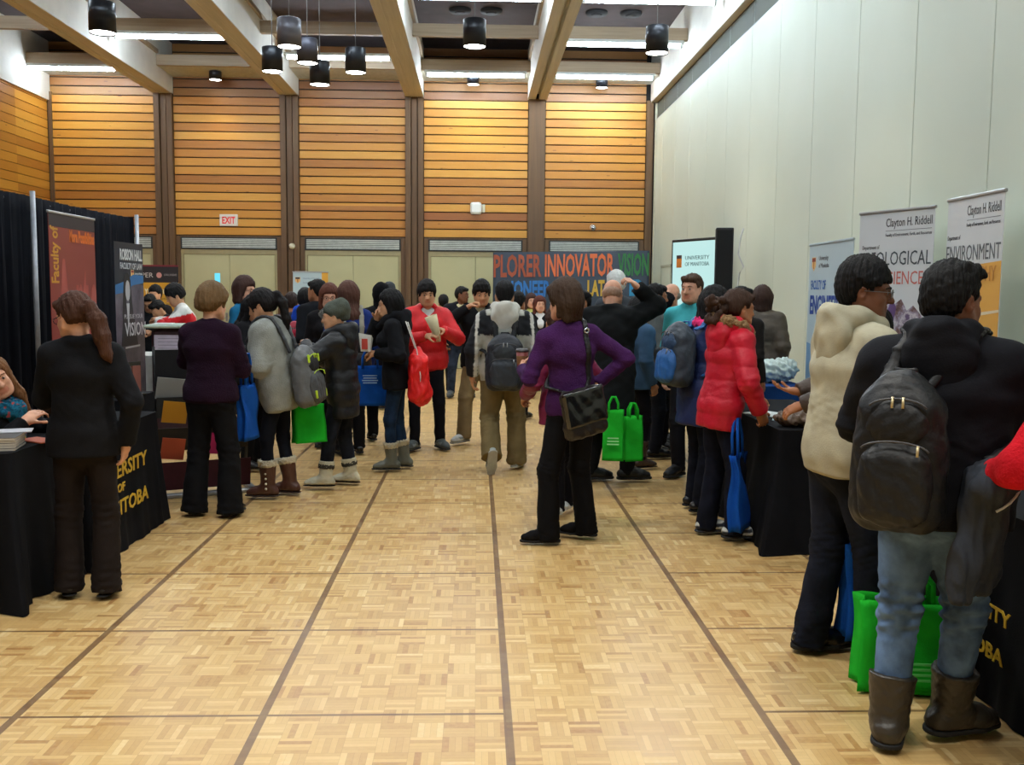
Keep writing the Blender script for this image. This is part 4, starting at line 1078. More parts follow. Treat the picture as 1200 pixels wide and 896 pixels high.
b_ = MB(); b_.cyl((0, 0, 0), (0, -.03, 0), .05); b_.build('mount', mat('plastic_white', C(240, 240, 232), .4, var=0), o); b_ = MB(); b_.sphere((.02, -.07, -.01), .06, 10); b_.build('dome', mat('plastic_cream', C(214, 208, 180), .5, var=0), o)
# ------------------------------------------------------------------ furniture, banners, stands
BLACKCLOTH = C(17, 18, 24)
def draped_table(label, x0, x1, y0, y1, h, col, group=None, flare=.05, folds=.014, seed=1, corner=.0, pinch=None):
    cx, cy = (x0 + x1) / 2, (y0 + y1) / 2
    o = empty('draped_table', (cx, cy, 0), 0, label, 'table', group)
    hx, hy = (x1 - x0) / 2, (y1 - y0) / 2; rc = .03; per = []
    step = .03
    def side(ax, ay, bx, by):
        L = math.hypot(bx - ax, by - ay); n = max(2, int(L / step))
        for i in range(n): per.append((ax + (bx - ax) * i / n, ay + (by - ay) * i / n))
    for (sx, sy, a0) in ((1, -1, -90), (1, 1, 0), (-1, 1, 90), (-1, -1, 180)):
        px, py = sx * (hx - rc), sy * (hy - rc)
        for k in range(5): a = math.radians(a0 + 90 * k / 5); per.append((px + rc * math.cos(a), py + rc * math.sin(a)))
        nx_, ny_ = {(1, -1): (hx, hy - rc), (1, 1): (-hx + rc, hy), (-1, 1): (-hx, -hy + rc), (-1, -1): (hx - rc, -hy)}[(sx, sy)]
        a = math.radians(a0 + 90); side(px + rc * math.cos(a), py + rc * math.sin(a), nx_, ny_)
    n = len(per); r = random.Random(seed); ph = [r.uniform(0, 6.28) for _ in range(6)]
    vs = []; fs = []; rows = 26
    s = 0; arc = []
    for i in range(n): arc.append(s); s += math.hypot(per[(i + 1) % n][0] - per[i][0], per[(i + 1) % n][1] - per[i][1])
    for j in range(rows + 1):
        t = j / rows; z = h - .012 * min(1, j) - (h - .012) * t * 1.0
        for i in range(n):
            x, y = per[i]; a = arc[i]; L = math.hypot(x / hx if 0 else x, y)
            cxn = min(1, max(0, (abs(x) / hx - .86) / .14)) * min(1, max(0, (abs(y) / hy - .86) / .14)) if True else 0
            nx_, ny_ = (math.copysign(1, x) if abs(abs(x) - hx) < rc * 1.01 else 0, math.copysign(1, y) if abs(abs(y) - hy) < rc * 1.01 else 0)
            q = math.hypot(nx_, ny_) or 1; nx_, ny_ = nx_ / q, ny_ / q
            w = folds * t * (math.sin(a * 21 + ph[0] + .8 * math.sin(a * 5 + ph[1])) + .6 * math.sin(a * 47 + ph[2]) * t + .8 * math.sin(a * 9 + ph[3]))
            out = flare * t ** 1.3 + w + (corner * (t ** 1.2) if nx_ and ny_ else 0)
            vs.append((x + nx_ * out, y + ny_ * out, max(z, .004)))
    for j in range(rows):
        for i in range(n): fs.append((j * n + i, j * n + (i + 1) % n, (j + 1) * n + (i + 1) % n, (j + 1) * n + i))
    b = MB(); b.add(vs, fs, True); tv = [(x, y, h) for x, y in per]; b.add(tv, [tuple(range(n))])
    cl = b.build('tablecloth', fabric('table_linen', col, 'cloth'), o)
    for sx in (-1, 1):
        for sy in (-1, 1):
            g = MB(); g.cyl((sx * (hx - .06), sy * (hy - .10), 0), (sx * (hx - .06), sy * (hy - .10), h - .03), .014, n=8); g.build('leg', mat('table_leg_steel', C(120, 120, 120), .4, .6), o)
    g = MB(); g.box(-hx + .01, hx - .01, -hy + .01, hy - .01, h - .03, h - .006); g.build('tabletop', mat('table_board', C(150, 130, 100), .6), o)
    return o
M_gold = mat('gold_print', C(196, 158, 40), .6, var=.1)
LINEN = BLACKCLOTH
ta = draped_table('black cloth table holding the brochure stacks, nearest on the left side', -2.66, -2.26, 4.72, 5.22, .775, LINEN, flare=.05, folds=.022, seed=3, corner=.10)
tb = draped_table('black cloth table with gold lettering behind the woman in the black suit', -2.66, -2.17, 5.40, 6.62, .75, LINEN, flare=.05, folds=.008, seed=5, corner=.05)
hy = (5.40 + 6.62) / 2; hx = -(2.66 + 2.17) / 2
for s_, z, w_ in (('UNIVERSITY', .47, .92), ('OF', .385, .12), ('MANITOBA', .255, .86)):
    text('lettering', s_, .125 if s_ != 'OF' else .07, M_gold, tb, (.245 + .050 + .05 * (1 - z / .75), -.29, z), (math.pi / 2, 0, math.pi / 2), width=w_, align='CENTER', bold=.002)
tc = draped_table('low black cloth table with the booklet rack behind the gold lettered one', -3.08, -2.52, 6.98, 7.66, .78, LINEN, seed=7)
td = draped_table('white cloth table beside the tall dark counter', -4.30, -3.72, 11.5, 12.3, .80, C(200, 205, 204), seed=8, folds=.006)
te = draped_table('black cloth table between the red puffer girl and the cream hoodie', 1.85, 2.50, 5.80, 7.55, .75, LINEN, seed=9, folds=.014, flare=.11, corner=.09)
tf = draped_table('blue cloth table in front of the brown coat woman', 2.10, 3.0, 8.62, 9.30, .75, C(22, 62, 122), seed=10)
tg = draped_table('black cloth table with gold letters behind the boots of the backpack boy', 2.02, 2.78, 3.08, 4.60, .75, LINEN, seed=12, folds=.008)
for s_, z, w_ in (('UNIVERSITY', .36, .54), ('OF', .305, .07), ('MANITOBA', .215, .50)):
    text('lettering', s_, .08 if s_ != 'OF' else .045, M_gold, tg, (-.38 - .046 - .05 * (1 - z / .75), -.20, z), (math.pi / 2, 0, -math.pi / 2), width=w_, align='CENTER', bold=.002)

# pipe and drape
def drape(y0, y1, x, h, label):
    o = empty('pipe_and_drape', (x, y0, 0), 0, label, 'curtain')
    vs = []; fs = []; nn = int((y1 - y0) / .035); nz_ = 14
    for j in range(nz_ + 1):
        z = .03 + (h - .012) * j / nz_; t = 1 - j / nz_
        for i in range(nn + 1):
            y = (y1 - y0) * i / nn; sg = -.012 * math.sin(math.pi * ((y % 3.0) / 3.0)) * (j / nz_)
            vs.append((.035 * math.sin(y * 27 + math.sin(y * 3) * 2) * (.45 + .55 * t) + .02 * math.sin(y * 61 + z), y, z + (sg if j == nz_ else sg * .7)))
    for j in range(nz_):
        for i in range(nn): a = j * (nn + 1) + i; fs.append((a, a + 1, a + nn + 2, a + nn + 1))
    b = MB(); b.add(vs, fs, True); d = b.build('drape', fabric('drape_cloth', C(19, 22, 32), 'cloth'), o)
    sm = d.modifiers.new('thick', 'SOLIDIFY'); sm.thickness = .004
    g = MB(); g.cyl((-.03, 0, h - .04), (-.03, y1 - y0, h - .04), .018, n=10); g.build('crossbar', mat('pipe_grey', C(120, 122, 126), .35, .7), o)
    y = 0.0
    while y <= y1 - y0 + .01:
        g = MB(); g.cyl((.07, y, 0), (.07, y, h + .06), .026, n=12); pl = g.build('upright', mat('pipe_white', C(176, 180, 186), .35, .4), o)
        g = MB(); g.box(-.17, .26, y - .2, y + .2, 0, .012, bev=.003); g.build('base_plate', mat('pipe_base', C(60, 60, 64), .5, .4), o)
        y += 3.02
    return o
drape(4.10, 13.15, -4.59, 2.50, 'long black cloth drape on grey pipes behind the left tables')

def banner(label, xl, yl, xr, yr, top, col, base=True, bottom=.05, rail=True, cat='banner'):
    """roll-up banner; l and r are its left and right ends as one faces it. returns (empty, placer)"""
    w = math.hypot(xr - xl, yr - yl); a = math.atan2(yr - yl, xr - xl)
    o = empty('rollup_banner', ((xl + xr) / 2, (yl + yr) / 2, 0), math.degrees(a), label, cat)
    b = MB(); b.box(-w / 2, w / 2, -.002, .002, bottom + .06, top - .012); b.build('banner_sheet', col, o)
    if rail: b = MB(); b.box(-w / 2 - .01, w / 2 + .01, -.012, .012, top - .022, top, bev=.005); b.build('top_rail', mat('rail_alu', C(176, 178, 180), .35, .7, var=0), o)
    b = MB(); b.box(-w / 2 - .02, w / 2 + .02, -.06, .06, 0, .08, bev=.02); b.build('cassette', mat('rail_alu', C(176, 178, 180), .35, .7, var=0), o)
    b = MB(); b.cyl((0, .03, .08), (0, .03, top - .01), .008, n=8); b.build('pole', mat('rail_alu', C(176, 178, 180), .35, .7, var=0), o)
    def put(s, x, z, size, c, width=None, bold=0.0, name='lettering', rot=0, dy=.0035, align='LEFT'):
        m = mat('print_' + '_'.join(map(str, c)), C(*c), .6, var=0)
        return text(name, s, size, m, o, (x * w - w / 2, -dy, z), (math.pi / 2, -rot, 0), width=width, bold=bold, align=align, ext=.0006)
    def blk(pts, c, name='printed_shape', dy=.003):
        m = c if not isinstance(c, tuple) else mat('print_' + '_'.join(map(str, c)), C(*c), .6, var=0)
        b = MB(); n = len(pts); P = [(x * w - w / 2, -dy, z) for x, z in pts]; Q_ = [(x * w - w / 2, -dy + .0012, z) for x, z in pts]
        b.add(P + Q_, [tuple(range(n)), tuple(range(2 * n - 1, n - 1, -1))] + [(i, (i + 1) % n, n + (i + 1) % n, n + i) for i in range(n)])
        return b.build(name, m, o)
    def shield(x, z, s, outline=(150, 60, 40)):
        k = s / w
        blk([(x, z + s * 1.2), (x + k, z + s * 1.2), (x + k, z + s * .4), (x + k * .5, z), (x, z + s * .4)], (232, 190, 120), 'crest', .0032)
        blk([(x + k * .08, z + s * 1.14), (x + k * .92, z + s * 1.14), (x + k * .92, z + s * .82), (x + k * .08, z + s * .82)], outline, 'crest_band', .004)
        blk([(x + k * .38, z + s * .8), (x + k * .62, z + s * .8), (x + k * .62, z + s * .2), (x + k * .38, z + s * .2)], (200, 120, 50), 'crest_figure', .004)
    return o, put, blk, shield, w
def sheet(name, col, rough=.45): return mat(name, C(*col), rough, var=.03, scale=2)
def photo_mat(name, stops, sc=6):
    m, t = new_mat(name); f = t.noise(t.obj_coord(), sc, 5, .65); t.l.new(t.ramp(f, stops), t.bsdf.inputs['Base Color']); t.bsdf.inputs['Roughness'].default_value = .5; return m
M_rockphoto = photo_mat('crystal_photo', [(.30, C(54, 34, 34)), (.42, C(120, 92, 88)), (.5, C(150, 140, 160)), (.58, C(206, 200, 206)), (.68, C(96, 74, 110))], 9)
# earth sciences banner
o, put, blk, shield, w = banner('white banner with GEOLOGICAL SCIENCES and a purple crystal photo', 3.14, 7.93, 3.41, 7.19, 2.25, sheet('banner_white', (214, 218, 220)))
put('Clayton H. Riddell', .37, 2.115, .095, (66, 66, 70), width=.60 * w); blk([(.37, 2.085), (.97, 2.085), (.97, 2.081), (.37, 2.081)], (120, 120, 124), 'rule')
put('Faculty of Environment, Earth, and Resources', .37, 2.04, .034, (80, 80, 84), width=.60 * w)
put('Department of', .05, 1.945, .045, (90, 90, 94), width=.24 * w); put('GEOLOGICAL', .07, 1.815, .155, (70, 78, 84), width=.90 * w); put('SCIENCES', .33, 1.665, .145, (196, 106, 96), width=.62 * w)
blk([(0, .95), (1, .95), (1, 1.26), (.90, 1.42), (.78, 1.50), (.70, 1.46), (.62, 1.55), (.52, 1.50), (.45, 1.59), (.38, 1.52), (.20, 1.40), (0, 1.26)], M_rockphoto, 'crystal_photo')
blk([(.60, 1.12), (.80, 1.05), (.92, 1.20), (.82, 1.38), (.66, 1.32)], (150, 158, 186), 'crystal_facet', .0045); blk([(.42, 1.42), (.50, 1.56), (.56, 1.48), (.52, 1.34)], (96, 70, 120), 'crystal_facet', .0045)
# environment banner
o, put, blk, shield, w = banner('white and orange banner with ENVIRONMENT and GEOGRAPHY nearest the camera', 3.30, 6.76, 3.30, 6.03, 2.25, sheet('banner_white', (214, 218, 220)))
put('Clayton H. Riddell', .37, 2.115, .095, (66, 66, 70), width=.58 * w); blk([(.37, 2.085), (.95, 2.085), (.95, 2.081), (.37, 2.081)], (120, 120, 124), 'rule')
put('Faculty of Environment, Earth, and Resources', .37, 2.04, .034, (80, 80, 84), width=.58 * w)
put('Department of', .02, 1.96, .045, (90, 90, 94), width=.24 * w); put('ENVIRONMENT', -.0, 1.815, .15, (96, 100, 104), width=.97 * w)
blk([(0, .2), (1, .2), (1, 1.80), (.0, 1.76)], (226, 168, 74), 'orange_field'); put('GEOGRAPHY', .10, 1.675, .14, (196, 134, 60), width=.82 * w, dy=.0055)
blk([(.40, 1.42), (.70, 1.47), (1, 1.49), (1, 1.474), (.70, 1.45), (.41, 1.40)], (236, 220, 186), 'white_swoosh', .0045); blk([(.40, 1.00), (.56, 1.22), (.80, 1.02), (1, .86), (1, .2), (.45, .2)], (70, 60, 110), 'indigo_peak', .0045)
blk([(.38, 1.02), (.54, 1.27), (.78, 1.08), (1, .92), (1, .86), (.78, 1.02), (.56, 1.18)], (230, 226, 226), 'white_ridge', .006)
# engineering banner
o, put, blk, shield, w = banner('pale blue engineering faculty banner against the partition, behind the cream hoodie', 3.22, 9.35, 3.20, 8.20, 2.06, sheet('banner_ice', (188, 206, 212)), rail=False)
b = MB(); b.box(-w / 2, w / 2, -.01, .01, 2.045, 2.065, bev=.004); b.build('top_rail', mat('rail_pale', C(170, 186, 192), .5, var=0), o)
shield(.07, 1.80, .11); put('University', .24, 1.90, .06, (96, 90, 90), width=.22 * w); put('of Manitoba', .24, 1.83, .06, (96, 90, 90), width=.24 * w)
put('FACULTY OF', .06, 1.63, .12, (50, 100, 172), width=.36 * w, bold=.003); put('ENGINEERING', .05, 1.40, .24, (24, 66, 150), width=.92 * w, bold=.008)
blk([(0, .1), (1, .1), (1, 1.0), (0, 1.12)], (120, 160, 196), 'blue_field')
# arts banner
o, put, blk, shield, w = banner('brick red Faculty of Arts banner with the gold sideways lettering on the drape', -3.86, 8.95, -3.86, 10.0, 2.28, sheet('banner_brick', (136, 52, 44)), bottom=.3)
blk([(0, 2.14), (1, 2.14), (1, 2.262), (0, 2.262)], (42, 26, 28), 'dark_heading')
put('Faculty of', .17, 1.62, .22, (206, 150, 44), width=.52, rot=math.pi / 2, bold=.006); put('More Possibilities', .42, 2.02, .155, (224, 112, 30), width=.56 * w, bold=.006)
M_ghost = mat('print_rose', C(176, 84, 72), .6, var=0)
put('A', .12, .86, 1.4, (170, 80, 70), width=.36 * w, dy=.003, bold=.03); put('r', .52, 1.02, 1.25, (170, 80, 70), width=.15 * w, dy=.003, bold=.03); put('t', .68, 1.02, 1.25, (170, 80, 70), width=.15 * w, dy=.003, bold=.03); put('s', .86, 1.02, 1.25, (170, 80, 70), width=.14 * w, dy=.003, bold=.03)
shield(.86, 1.30, .07)
# law banner
M_lawphoto = photo_mat('law_photo', [(.3, C(52, 46, 60)), (.55, C(96, 88, 100)), (.75, C(126, 120, 130))], 3)
o, put, blk, shield, w = banner('navy ROBSON HALL law banner with a portrait and VISION', -3.89, 10.60, -3.86, 11.40, 2.10, sheet('banner_navy', (24, 34, 50)), rail=False)
put('ROBSON HALL', .18, 1.90, .165, (206, 208, 210), width=.78 * w, bold=.005); put('FACULTY OF LAW', .18, 1.80, .095, (190, 194, 198), width=.78 * w, bold=.002)
blk([(0, .1), (1, .1), (1, 1.62), (.7, 1.64), (.3, 1.60), (0, 1.62)], M_lawphoto, 'photo_panel')
blk([(0, 1.52), (.3, 1.54), (.6, 1.62), (1, 1.65), (1, 1.73), (.62, 1.74), (.3, 1.66), (0, 1.62)], (44, 104, 158), 'blue_swoosh', .0045)
shield(.55, 1.69, .085); put('University of Manitoba', .68, 1.74, .04, (200, 204, 208), width=.28 * w)
n12 = lambda cx, cz, rx, rz: [(cx + rx * math.cos(a), cz + rz * math.sin(a)) for a in np.linspace(0, 2 * math.pi, 15)[:-1]]
blk([(.27, 1.62), (.22, 1.26), (.34, 1.26), (.36, 1.56)], (24, 20, 22), 'portrait_hair', .0049); blk([(.52, 1.62), (.60, 1.26), (.48, 1.26), (.45, 1.56)], (24, 20, 22), 'portrait_hair', .0049); blk(n12(.40, 1.61, .13, .15), (24, 20, 22), 'portrait_hair', .0052)
blk([(.16, .95), (.24, 1.30), (.36, 1.40), (.46, 1.40), (.62, 1.28), (.74, .95)], (38, 34, 40), 'portrait_jacket', .0056); blk([(.36, 1.42), (.46, 1.42), (.43, 1.16), (.40, 1.16)], (190, 190, 194), 'portrait_shirt', .0064); blk(n12(.41, 1.56, .080, .115), (176, 172, 174), 'portrait_face', .0070)
put('PURSUE YOUR', .26, 1.25, .07, (190, 190, 196), width=.66 * w, dy=.0085); put('VISION', .28, 1.06, .21, (216, 216, 220), width=.74 * w, dy=.0085, bold=.002)
blk([(.28, .94), (.80, .95), (.80, .93), (.28, .92)], (200, 200, 206), 'white_rule', .0085)
# business school banner
o, put, blk, shield, w = banner('black and amber business school banner behind the boys at the counter', -6.12, 17.4, -5.27, 17.4, 2.02, sheet('banner_amber', (214, 158, 44)), rail=False)
blk([(0, 1.98), (1, 1.98), (1, 2.01), (0, 2.01)], (120, 26, 44), 'maroon_strip'); blk([(0, 1.70), (1, 1.70), (1, 1.98), (0, 1.98)], (34, 28, 30), 'black_heading')
put('ASPER', .06, 1.79, .12, (206, 196, 190), width=.42 * w); blk(n12(.60, 1.83, .055, .05), (206, 140, 130), 'emblem', .0045); put('SCHOOL OF BUSINESS', .70, 1.82, .05, (170, 160, 158), width=.26 * w)
put('YOUR CO-OP', .30, 1.50, .13, (240, 232, 200), width=.62 * w, bold=.004); put('Education', .52, 1.40, .06, (60, 50, 40), width=.4 * w); put('Business Students', .46, 1.31, .06, (60, 50, 40), width=.48 * w); put('Marketing program', .52, 1.17, .05, (90, 70, 40), width=.4 * w)
blk([(.2, .7), (.3, 1.0), (.45, 1.12), (.62, 1.05), (.72, .9), (.74, .7)], (140, 160, 70), 'green_shrub', .0045)
# small blue banner
o, put, blk, shield, w = banner('pale blue university banner on the dark post between the doors', -3.53, 18.8, -2.86, 18.8, 1.95, sheet('banner_sky', (186, 208, 214)))
blk([(.82, 1.55), (1, 1.55), (1, 1.93), (.82, 1.93)], (226, 168, 60), 'amber_corner'); shield(.06, 1.72, .10, (40, 40, 60)); put('University of Manitoba', .28, 1.80, .05, (96, 130, 160), width=.48 * w); put('Student recruitment', .28, 1.72, .04, (96, 130, 160), width=.44 * w)
blk([(.15, 1.40), (.25, 1.55), (.42, 1.60), (.6, 1.5), (.62, 1.40)], (120, 134, 140), 'grey_building')
# curved word display by the back wall
o = empty('curved_display', (1.8, 18.6, -.05), 0, 'navy display wall of coloured words along the back wall', 'display')
b = MB(); vs = []; nx = 40
def cur(x): t = abs(x) / 1.70; return -.32 * max(0, (t - .80) / .2) ** 2 * .0 + (.30 * max(0, (t - .86) / .14) ** 2) - .02 * x * 6 * .6
X_ = [-1.50 + 2.98 * i / nx for i in range(nx + 1)]
for z in (.055, 2.39):
    for x in X_: vs.append((x, cur(x), z + (.018 * (x + 1.6) if z > 1 else 0)))
b.add(vs, [(i, i + 1, nx + 2 + i, nx + 1 + i) for i in range(nx)], True); d = b.build('word_panel', mat('display_navy', C(34, 46, 60), .6, var=.03), o); sm = d.modifiers.new('thick', 'SOLIDIFY'); sm.thickness = .02
def word(s, x0, x1, z, hgt, c, nm='lettering'):
    m = mat('print_' + '_'.join(map(str, c)), C(*c), .6, var=0)
    t_ = text(nm, s, hgt / .69, m, o, (0, 0, z), (math.pi / 2, 0, 0), width=x1 - x0, bold=.016)
    lo = min(v.co.x for v in t_.data.vertices)
    for v in t_.data.vertices:
        v.co.x += x0 - lo; v.co.z -= cur(v.co.x) - .016; v.co.y += .018 * (v.co.x + 1.6)
kx = 18.5 / 1135.0
px2 = lambda px: (px - 560) * kx + .02 - 1.8 + .0
for s, a, c_, z, hh, col in (('PLORER', 578, 634, 1.93, .40, (168, 82, 52)), ('INNOVATOR', 638, 719, 1.93, .40, (222, 112, 62)), ('VISION', 723, 759, 1.93, .40, (48, 122, 62)),
                             ('PIONEER', 592, 645, 1.55, .28, (44, 116, 186)), ('LAT', 688, 708, 1.55, .28, (206, 168, 60)), ('ED', 737, 753, 1.55, .28, (44, 142, 190))):
    word(s, max(px2(a), -1.68), px2(c_), z, hh, col)
b = MB(); b.box(px2(613), px2(621), -.03, -.022, 1.19, 1.39, bev=.0); b.build('crest', mat('print_crest', C(206, 170, 70), .6), o)
# screen, column loudspeaker, cable
o = empty('display_screen', (3.14, 13.9, 0), math.degrees(math.atan2(13.48 - 14.32, 3.34 - 2.95)), 'wide screen on a stand with a pale blue university slide', 'screen')
b = MB(); b.box(-.56, .50, -.03, .04, 1.25, 2.37, bev=.01); b.build('bezel', mat('bezel_black', C(16, 16, 18), .35), o)
m_, t_ = new_mat('screen_slide'); t_.bsdf.inputs['Base Color'].default_value = C(20, 22, 22); t_.bsdf.inputs['Emission Color'].default_value = C(168, 206, 204); t_.bsdf.inputs['Emission Strength'].default_value = .75
b = MB(); b.box(-.52, .46, -.033, -.031, 1.29, 2.33); b.build('screen_face', m_, o)
for s, z in (('UNIVERSITY', 2.07), ('OF MANITOBA', 1.98)): text('lettering', s, .08, mat('slide_grey', C(90, 110, 112), .6, var=0), o, (-.22, -.036, z), (math.pi / 2, 0, 0), width=.55)
b = MB(); b.box(-.42, -.30, -.037, -.034, 1.96, 2.14); b.build('crest', mat('slide_crest', C(206, 120, 40), .6), o)
b = MB(); b.box(-.42, -.30, -.038, -.0345, 2.09, 2.14); b.build('crest_band', mat('slide_crest_dark', C(60, 36, 40), .6), o)
b = MB(); b.cyl((0, .06, .02), (0, .06, 1.6), .03); b.build('stand_pole', mat('stand_black', C(24, 24, 26), .5), o); b = MB(); b.box(-.35, .35, -.2, .32, 0, .03, bev=.01); b.build('stand_base', mat('stand_black', C(24, 24, 26), .5), o)
o = empty('loudspeaker', (3.13, 12.3, 0), -12, 'tall black column loudspeaker in front of the screen', 'speaker')
b = MB(); b.box(-.11, .11, -.12, .13, 1.22, 2.41, bev=.012); b.build('cabinet', mat('speaker_black', C(22, 22, 26), .7), o)
b = MB(); b.box(-.095, .095, -.128, -.12, 1.25, 2.38, bev=.003); b.build('grille', mat('speaker_grille', C(14, 14, 16), .9, bump=.5, bscale=200), o)
b = MB(); b.cyl((0, 0, .35), (0, 0, 1.22), .02); b.build('stand_pole', mat('stand_black', C(24, 24, 26), .5), o)
for a in (30, 150, 270):
    b = MB(); b.cyl((0, 0, .42), (.45 * math.cos(math.radians(a)), .45 * math.sin(math.radians(a)), .01), .012, n=8); b.build('leg', mat('stand_black', C(24, 24, 26), .5), o)
b = MB(); b.tube([(3.33, 12.15, 2.40), (3.30, 12.15, 2.30), (3.27, 12.14, 2.08), (3.34, 12.13, 1.92), (3.29, 12.13, 1.84), (3.26, 12.12, 1.60), (3.28, 12.12, 1.30), (3.30, 12.1, .02)], .010, 6)
tag(b.build('signal_cable', mat('cable_white', C(206, 208, 206), .5)), 'white cable dangling beside the black column loudspeaker', 'cable')
# dark counter with pale top
o = empty('counter', (-3.22, 10.80, 0), 4, 'dark maroon demo counter with a pale rounded top and a white notice', 'counter')
b = MB(); b.box(-.30, .42, -.26, .26, .03, 1.165, bev=.05); b.build('counter_body', mat('counter_maroon', C(48, 22, 32), .5), o)
b = MB(); b.box(-.36, .50, -.33, .33, 1.165, 1.20, bev=.03); b.build('countertop', mat('counter_pale', C(176, 198, 186), .4), o)
b = MB(); b.box(-.26, .10, -.268, -.261, .80, 1.09); b.build('notice', mat('notice_paper', C(190, 186, 206), .7), o)
b = MB()
for i in range(6): b.box(-.22, .05, -.271, -.268, .1 + .95 - i * .035, .1 + .954 - i * .035)
b.build('notice_lines', mat('notice_ink', C(96, 92, 112), .7), o)
# folded literature stand behind the purple sweater woman
o = empty('literature_stand', (-2.14, 7.58, 0), 24, 'black mesh literature stand with colour pockets behind the purple sweater woman', 'stand')
b = MB()
for x in (-.34, .34): b.tube([(x, .12, .02), (x, -.02, .50), (x, .05, 1.14)], .012, 6)
b.build('frame', mat('stand_black', C(24, 24, 26), .5), o)
b = MB(); b.box(-.38, .38, -.20, -.14, 0, .035, bev=.01); b.box(-.38, -.32, -.2, .2, 0, .035, bev=.01); b.box(.32, .38, -.2, .2, 0, .035, bev=.01); b.build('base_rail', mat('stand_alu', C(160, 162, 166), .35, .6), o)
cols = [(26, 26, 30), (60, 60, 62), (24, 24, 28), (56, 44, 30), (70, 24, 34)]
for i, (z0, z1, dy, c_) in enumerate(((.05, .27, -.06, (70, 22, 36)), (.34, .52, .02, (52, 44, 32)), (.60, .76, .0, (44, 46, 46)), (.84, 1.12, .04, (20, 20, 24)))):
    b = MB(); b.add([(-.34, dy - .05, z0), (.34, dy - .05, z0), (.34, dy - .09, z1), (-.34, dy - .09, z1), (-.34, dy - .04, z0), (.34, dy - .04, z0), (.34, dy - .08, z1), (-.34, dy - .08, z1)], [(0, 1, 2, 3), (7, 6, 5, 4), (0, 4, 5, 1), (1, 5, 6, 2), (2, 6, 7, 3), (3, 7, 4, 0)])
    b.build('mesh_pocket', mat('pocket_%d' % i, C(*c_), .8, bump=.5, bscale=200), o)
nB = 0
for x, z, c_, wd_, lb in ((-.24, .28, (206, 92, 60), .17, 'orange brochure low in the mesh stand, left of the dark trousers'), (.10, .30, (206, 40, 120), .20, 'pink brochure low in the mesh stand, seen between the trouser legs'), (-.22, .56, (214, 150, 40), .18, 'amber brochure in the middle pocket of the mesh stand'),
                       (-.24, .74, (150, 150, 146), .22, 'grey brochure in the upper pocket of the mesh stand'), (.06, .76, (170, 168, 160), .22, 'cream brochure in the upper pocket of the mesh stand, behind the purple sweater')):
    b = MB(); b.box(-wd_ / 2, wd_ / 2, -.004, .004, 0, .17); q = b.build('brochure', mat('print_' + '_'.join(map(str, c_)), C(*c_), .5, var=0)); a = math.radians(24)
    q.location = (-2.14 + x * math.cos(a) - (-.055) * math.sin(a), 7.58 + x * math.sin(a) + (-.055) * math.cos(a), z); q.rotation_euler = (.22, .12, a); tag(q, lb, 'brochure', 'brochures in the mesh stand')
# booklet rack on the low black table, chair behind
o = empty('booklet_rack', (-2.62, 7.30, .782), 65, 'small dark wire rack of booklets on the low black table', 'rack')
b = MB(); b.box(-.15, .15, -.006, .006, 0, .25); b.box(-.15, .15, -.06, .06, 0, .01); b.build('rack_frame', mat('rack_bronze', C(46, 44, 34), .6), o)
for i in range(3):
    b = MB(); b.box(-.13 + i * .09, -.05 + i * .09, -.022, -.010, .02, .22); b.build('booklet', mat('booklet_%d' % i, C(90 + 30 * i, 92, 80), .5), o)
def stack_chair(label, x, y, rz, col):
    o = empty('stacking_chair', (x, y, 0), rz, label, 'chair')
    f = Field(); f.bx((0, 0, .44), (.22, .21, .022), rd=.02); sculpt(f, 'seat', fabric('chair_pad', C(*col), 'cloth'), o, .012)
    f = Field(); f.bx((0, -.22, .68), (.21, .018, .17), rd=.018); sculpt(f, 'backrest', fabric('chair_pad', C(*col), 'cloth'), o, .012)
    for q in (-1, 1):
        b = MB(); b.tube([(q * .22, .20, 0), (q * .21, .18, .43)], .011, 8); b.build('leg', mat('chair_steel', C(130, 130, 134), .3, .8), o)
        b = MB(); b.tube([(q * .22, -.26, 0), (q * .21, -.19, .43), (q * .21, -.235, .80)], .011, 8); b.build('leg', mat('chair_steel', C(130, 130, 134), .3, .8), o)
    return o
stack_chair('grey padded chair behind the low black table on the left', -3.60, 7.60, -60, (96, 100, 108))
stack_chair('dark chair under the seated woman in the teal scarf', -3.02, 5.85, -90, (40, 42, 48))
# things on the tables
def papers(name, label, x, y, z, rz, w_, l_, h_, col, cat='papers', group=None, jitter=0):
    b = MB(); b.box(-w_ / 2, w_ / 2, -l_ / 2, l_ / 2, 0, h_)
    q = b.build(name, mat('sheet_' + '_'.join(map(str, col)), C(*col), .55, var=.05)); q.location = (x, y, z); q.rotation_euler = (0, 0, math.radians(rz)); return tag(q, label, cat, group)
k = 0
for i, (x, y, c_, nn) in enumerate(((-2.60, 4.98, (200, 205, 198), 1), (-2.585, 4.98, (120, 150, 110), 0), (-2.42, 4.98, (186, 170, 160), 3))):
    pass
def booklet_pile(label, x, y, z, rz, n, cols, w_=.15, l_=.23, th=.013, group=None, each=None):
    for i in range(n):
        c_ = cols[i % len(cols)]; b = MB(); b.box(-w_ / 2, w_ / 2, -l_ / 2, l_ / 2, 0, th - .001)
        b.cur = 1; b.box(-w_ / 2 - .001, w_ / 2 + .001, -l_ / 2 - .001, l_ / 2 + .001, th - .0024, th - .0008)
        q = b.build('booklet', [mat('page_edge', C(206, 198, 186), .7), mat('cover_' + '_'.join(map(str, c_)), C(*c_), .4, var=0)])
        q.location = (x + .003 * math.sin(i * 5), y + .004 * math.sin(i * 3), z + i * th); q.rotation_euler = (0, 0, math.radians(rz + 2 * math.sin(i * 7)))
        tag(q, label + (', topmost of the pile' if i == n - 1 else ', bottom one of the pile' if i == 0 else ', inside the pile'), 'booklet', group)
